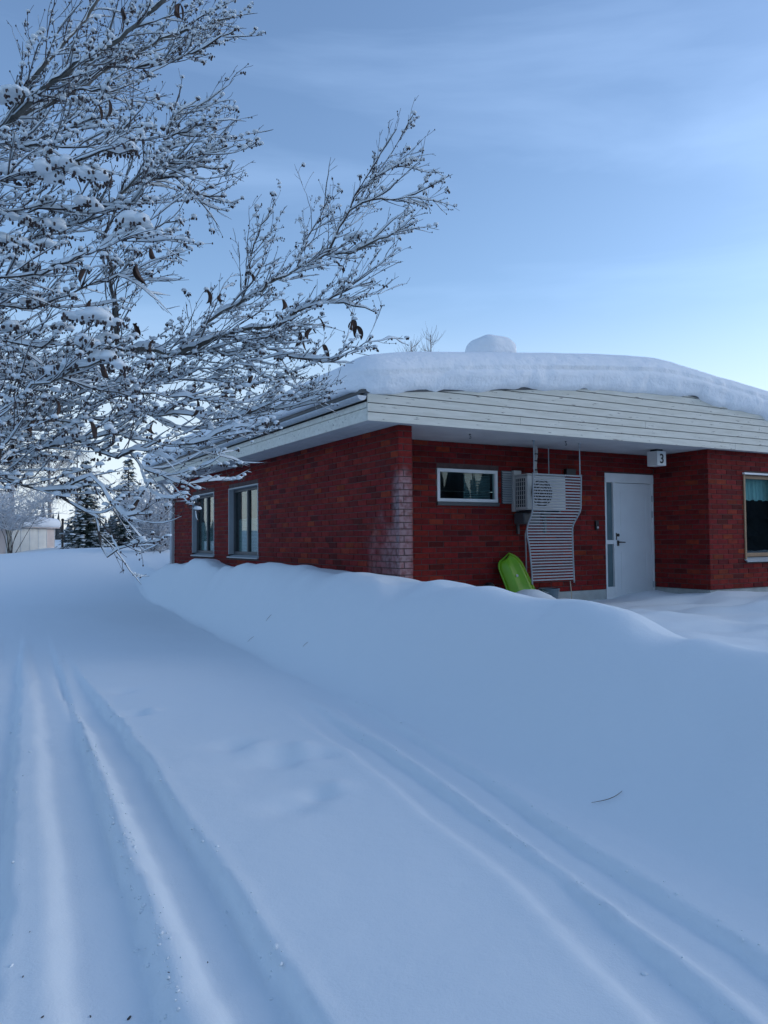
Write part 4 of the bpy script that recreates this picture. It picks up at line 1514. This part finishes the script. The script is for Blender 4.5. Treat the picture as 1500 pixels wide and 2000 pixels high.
# ------------------------------------------------------------------ background trees
def spruce(x, y, h, w, label, seed):
    rg = random.Random(seed)
    z0 = gh(x, y) - .1
    e = empty('spruce_tree', (x, y, z0))
    tag(e, label, 'tree', 'spruces at the end of the road')
    MB().tube([(0, 0, 0), (0, 0, h * .5), (0, 0, h)], [.10 * h / 4, .06 * h / 4, .008], 8).build('trunk', M['bark'], e)
    fo, sn = MB(), MB()
    z = .12
    while z < h:
        f = z / h
        rad = w * (1 - f) ** .85 * (1 + .12 * rg.uniform(-1, 1)) + .05
        nb = max(5, int(13 * (1 - f) + 4))
        off = rg.random() * 6.3
        for k in range(nb):
            a = off + 6.283 * k / nb + rg.uniform(-.25, .25)
            L_ = rad * rg.uniform(.7, 1.12)
            dx, dy = math.cos(a), math.sin(a)
            zj = rg.uniform(-.12, .12)
            m = max(3, int(L_ / .12))
            for i in range(m):
                t = (i + .6) / m
                cx, cy = dx * L_ * t, dy * L_ * t
                cz = z + zj - .42 * L_ * t * t + .05 * t + rg.uniform(-.02, .02)
                wd = (.16 + .10 * L_) * (1 - .6 * t) + .04
                for q in range(5):
                    sx = rg.uniform(-1, 1) * wd
                    bx, by = cx - dy * sx, cy + dx * sx
                    ln = rg.uniform(.10, .2)
                    ang = a + sx * 2.0 + rg.uniform(-.4, .4)
                    tip = (bx + math.cos(ang) * ln, by + math.sin(ang) * ln, cz - rg.uniform(.02, .12))
                    fo.poly([(bx - .035 * dy, by + .035 * dx, cz), (bx + .035 * dy, by - .035 * dx, cz + .01), tip], [(0, 1, 2)])
                if t > .3 and rg.random() < .42:
                    sn.blob((cx, cy, cz + .02), wd * rg.uniform(.45, .8), wd * rg.uniform(.45, .8), rg.uniform(.03, .06), 6, 4, .2, rg, .3)
        z += .15 + .05 * rg.random()
    tag(fo.build('needles', M['needle'], e), kind='stuff')
    tag(sn.build('snow', M['treesnow'], e, smooth=True), kind='stuff')


def birch(x, y, h, spread, label, seed, twign=700, group='bare birches behind the far bank', lean=0.0, frost=.35, droop=.38):
    rg = random.Random(seed)
    z0 = gh(x, y) - .1
    e = empty('birch_tree', (x, y, z0))
    tag(e, label, 'tree', group)
    tr = [(lean * t * h + .05 * math.sin(t * 5 + seed), .05 * math.cos(t * 4), t * h) for t in np.linspace(0, 1, 9)]
    MB().tube(tr, [.018 * h * (1 - .92 * t) for t in np.linspace(0, 1, 9)], 8).build('trunk', M['birch'], e, smooth=True)
    br, tw, fr = MB(), MB(), MB()
    ends = []
    for k in range(34):
        f = rg.uniform(.22, .97)
        p = Vector((lean * f * h, 0, f * h))
        a = rg.random() * 6.283
        L_ = spread * (1.15 - f) * rg.uniform(.6, 1.2)
        d = Vector((math.cos(a), math.sin(a), rg.uniform(.7, 1.3))).normalized()
        pts = [p.copy()]
        for i in range(7):
            d = (d + Vector((rg.gauss(0, .1), rg.gauss(0, .1), -.10))).normalized()
            p = p + d * L_ / 7
            pts.append(p.copy())
            ends.append((p.copy(), d.copy()))
        br.tube(pts, [.0035 * h * (1 - f * .6) * (1 - .8 * i / 7) for i in range(8)], 5, False)
    for k in range(twign):
        p, d = ends[rg.randrange(len(ends))]
        p = p.copy()
        d = (d + Vector((rg.gauss(0, .6), rg.gauss(0, .6), rg.uniform(-.3, .3)))).normalized()
        L_ = rg.uniform(.5, 1.7) * min(1.0, h / 9)
        pts = [p.copy()]
        for i in range(5):
            d = (d + Vector((rg.gauss(0, .1), rg.gauss(0, .1), -droop))).normalized()
            p = p + d * L_ / 5
            pts.append(p.copy())
        (fr if rg.random() < frost else tw).tube(pts, [.011, .010, .009, .008, .007, .006], 3, False)
    br.build('branches', M['birch'], e)
    tag(tw.build('twigs', M['birchtwig'], e), kind='stuff')
    if fr.v: tag(fr.build('frosted_twigs', M['frost'], e), kind='stuff')


def shrub(x, y, h, w, label, seed, n=260, stem=0.0, group=None):
    rg = random.Random(seed)
    e = empty('frosted_shrub', (x, y, gh(x, y) - .35))
    tag(e, label, 'shrub', group)
    st, tw = MB(), MB()
    starts = []
    for k in range(9):
        a = rg.random() * 6.283
        p = Vector((rg.uniform(-.08, .08), rg.uniform(-.08, .08), 0))
        d = Vector((math.cos(a) * .35 * w / h, math.sin(a) * .35 * w / h, 1)).normalized()
        pts = [p.copy()]
        for i in range(8):
            d = (d + Vector((rg.gauss(0, .1) + .03 * math.cos(a), rg.gauss(0, .1) + .03 * math.sin(a), 0))).normalized()
            p = p + d * h * .85 / 8
            pts.append(p.copy())
            if p.z > stem: starts.append((p.copy(), d.copy()))
        st.tube(pts, [.017 * (1 - .8 * i / 8) for i in range(9)], 6, False)
    for k in range(n):
        p, d = starts[rg.randrange(len(starts))]
        p = p.copy()
        d = (d * .5 + Vector((rg.gauss(0, .8), rg.gauss(0, .8), rg.uniform(-.1, .6)))).normalized()
        L_ = rg.uniform(.25, .7) * w
        pts = [p.copy()]
        for i in range(4):
            d = (d + Vector((rg.gauss(0, .2), rg.gauss(0, .2), rg.gauss(0, .15)))).normalized()
            p = p + d * L_ / 4
            pts.append(p.copy())
            if rg.random() < .6:
                q = p + d * .02
                tw.tube([q, q + Vector((rg.gauss(0, .12), rg.gauss(0, .12), rg.uniform(-.02, .16)))], [.010, .006], 3, False)
        tw.tube(pts, [.014, .013, .012, .010, .008], 3, False)
    st.build('stems', M['bark'], e)
    tag(tw.build('frosted_twigs', M['frost'], e), kind='stuff')


def at(px, Y):
    """x of a photo column at distance Y, for siting things along the road end"""
    return (px - 750) / 1500 * Y


spruce(at(168, 35), 35, 4.0, 1.3, 'dark green snowy spruce standing nearer the pale shed', 101)
spruce(at(250, 37), 37, 4.5, 1.4, 'dark green snowy spruce standing nearer the brick house', 102)
birch(at(20, 46), 46, 11.5, 4.2, 'tall weeping birch at left edge above the pale shed', 201, 900)
birch(at(95, 52), 52, 10.0, 4.6, 'brown twigged birch between the pale shed and spruces', 202, 900)
birch(at(-60, 42), 42, 9.0, 4.2, 'bare birch partly cut off by left picture edge', 203, 700)
birch(at(150, 64), 64, 9.5, 4.0, 'distant bare birch rising behind the nearer spruce', 204, 600)
birch(at(805, 62), 62, 17.0, 3.0, 'thin bare treetop showing above roof snow left of the chimney', 205, 420, group=None, frost=0, droop=-.2)
birch(at(845, 66), 66, 18.6, 2.6, 'single bare shoot standing highest above roof snow', 206, 260, group=None, frost=0, droop=-.3)
shrub(at(300, 27), 27, 2.5, 1.6, 'frosted bush right beside the house downpipe', 301, 420, group='frosted bushes by the road end')
shrub(at(322, 31), 31, 3.2, 1.8, 'taller frosted bush behind the one at the downpipe', 302, 420, group='frosted bushes by the road end')
shrub(at(20, 33), 33, 3.4, 2.0, 'frosted shrub with bare dark stem in front of the pale shed', 303, 520, stem=1.3, group='frosted bushes by the road end')

# pale shed with panelled wall
def shed(name, label, a, b, depth, zt, seed, door=True):
    rg = random.Random(seed)
    ax, ay = a
    bx, by = b
    L_ = math.hypot(bx - ax, by - ay)
    ang = math.atan2(by - ay, bx - ax)
    e = empty(name, (ax, ay, .6), ang)
    tag(e, label, 'shed')
    MB().box(.02, L_ - .02, .02, depth, 0, zt).build('wall', M['shed'], e)
    n = max(2, int(L_ / .62))
    for i in range(n):
        u0, u1 = L_ * i / n, L_ * (i + 1) / n - .03
        p = MB().box(u0, u1, -.012 - .004 * (i % 2), .019, .05, zt - .04).build('panel', M['shed'] if i < n - 1 else M['shedpink'], e, bevel=.004)
        mb = MB()
        k = 0
        z = .15
        while z < zt - .12:
            mb.box(u0 + .01, u1 - .01, -.022, -.0165, z, z + .085)
            z += .12
        mb.build('lap_board', M['shed'] if i < n - 1 else M['shedpink'], p)
    for i in range(n + 1):
        u = L_ * i / n
        MB().box(u - .035, u + .005, -.035, -.018, 0, zt).build('batten', M['white'], e)
    mb = MB()
    mb.poly([(-.15, -.2, zt), (L_ + .15, -.2, zt), (L_ + .15, depth + .2, zt + .3), (-.15, depth + .2, zt + .3), (-.15, -.2, zt + .06), (L_ + .15, -.2, zt + .06), (L_ + .15, depth + .2, zt + .36), (-.15, depth + .2, zt + .36)],
            [(3, 2, 1, 0), (4, 5, 6, 7), (0, 1, 5, 4), (1, 2, 6, 5), (2, 3, 7, 6), (3, 0, 4, 7)])
    mb.build('roof', M['shedpink'], e)

    def df(A, N):
        z = A[:, 2] + A[:, 1] * .12 + .05 * fbm(A[:, 0] * .8, A[:, 1] * .8, seed)
        return np.stack([A[:, 0], A[:, 1], z], -1)
    s = snow_block('shed_snow', (-.25, -.3, zt + .03), (L_ + .25, depth + .2, zt + .50), (.12, .12, .08), .25, .25, .1, df, M['roofsnow'])
    s.location = e.location
    s.rotation_euler = e.rotation_euler
    return e, s


e, s = shed('pale_shed', 'low pale panelled shed behind the snow bank at left', (at(22, 35.5), 35.5), (at(106, 39), 39), 2.6, 1.62, 5)
tag(s, 'snow lying on the roof of the pale shed', 'snow')
e, s = shed('pale_outbuilding', 'pale boarded outbuilding cut off by the left picture edge', (at(-90, 32.5), 32.5), (at(13, 33.6), 33.6), 3.0, 1.75, 6)
tag(s, 'snow on the outbuilding roof at the left picture edge', 'snow')

# thin post between shed and spruce
x, y = at(122, 38), 38
mb = MB()
mb.tube([(0, 0, -.3), (0, 0, 1.35)], .06, 8)
mb.blob((0, 0, 1.38), .08, .08, .07, 8, 5)
o = mb.build('fence_post', M['bark'], None)
o.location = (x, y, gh(x, y))
tag(o, 'short dark post standing between pale shed and spruce', 'post')

# low wood all round the horizon
fw_ = MB()
rg = random.Random(77)


def far_tree(x, y, h):
    z = gh(x, y) - .2
    w = h * rg.uniform(.16, .26)
    b0 = len(fw_.v)
    for lv in range(5):
        t = lv / 5
        for k in range(7):
            a = 6.283 * k / 7 + lv
            rr = w * (1 - t) * rg.uniform(.6, 1.25)
            fw_.v.append((x + rr * math.cos(a), y + rr * math.sin(a), z + h * t + rg.uniform(-.1, .1)))
    fw_.v.append((x, y, z + h))
    for lv in range(4):
        for k in range(7):
            k2 = (k + 1) % 7
            fw_.f.append((b0 + lv * 7 + k, b0 + lv * 7 + k2, b0 + lv * 7 + 7 + k2, b0 + lv * 7 + 7 + k))
    for k in range(7):
        fw_.f.append((b0 + 28 + k, b0 + 28 + (k + 1) % 7, b0 + 35))


for i in range(420):
    far_tree(rg.uniform(-95, 15), rg.uniform(95, 150), rg.uniform(2.5, 5.2))
for i in range(900):                                   # nearer and taller to the right, behind and to the left
    az = rg.uniform(R(48), R(310))
    d = rg.uniform(58, 100)
    far_tree(d * math.sin(az), d * math.cos(az), rg.uniform(6, 12))
o = fw_.build('distant_wood', M['farwood'], None)
tag(o, 'far off low wood along the horizon behind the spruces', 'wood', kind='stuff')

# ------------------------------------------------------------------ bits on the snow
for i, (x, y) in enumerate([(-1.01, 2.51), (-0.98, 2.59), (-0.85, 2.58), (-1.26, 2.71), (-1.37, 3.0), (-0.67, 2.92), (-0.76, 2.72), (-1.09, 2.48)]):
    mb = MB()
    s_ = (.006, .004, .008, .004, .003, .004, .003, .004)[i]
    mb.blob((0, 0, 0), s_ * 1.4, s_ * .6, s_ * .5, 6, 4, .35, rg)
    mb.blob((s_ * 1.2, s_ * .3, 0), s_ * .6, s_ * .4, s_ * .3, 5, 3, .3, rg)
    o = mb.build('bark_scrap', M['bark'], None)
    o.location = (x, y, gh(x, y) + .002)
    o.rotation_euler = (0, 0, rg.random() * 6)
    tag(o, ('second largest bark scrap near the bottom picture edge', 'bark scrap just beyond the second largest one', 'largest dark bark scrap lying in the left wheel rut', 'bark scrap close to the left picture edge',
            'farthest bark scrap near the left picture edge', 'lone bark scrap on the snow between the two left ruts', 'bark scrap on the crumbled right lip of left rut', 'lowest bark scrap in the bottom left corner')[i],
        'bark scrap', 'bark scraps on the road snow')
for (x, y, ln, lab) in ((1.24, 4.38, .17, 'bent dry grass stem on snow bank below the yard'), (-1.93, 11.1, .09, 'left of two dry stems in far snow bank face'),
                        (-1.68, 11.15, .08, 'right of two dry stems in far snow bank face'), (-.97, 9.4, .06, 'short dry stem tip in the middle of snow bank face')):
    mb = MB()
    pts = []
    for t in np.linspace(0, 1, 9):
        xx, yy = x + (t - .5) * ln, y - .3 * ln * math.sin(t * 3)
        pts.append((xx - x, yy - y, gh(xx, yy) - gh(x, y) + .004 + .015 * math.sin(t * math.pi)))
    mb.tube(pts, [.0012 + .001 * math.sin(t * 3) for t in np.linspace(0, 1, 9)], 5)
    o = mb.build('grass_stem', M['straw'], None)
    o.location = (x, y, gh(x, y))
    tag(o, lab, 'grass stem', 'dry stems in the snow bank')
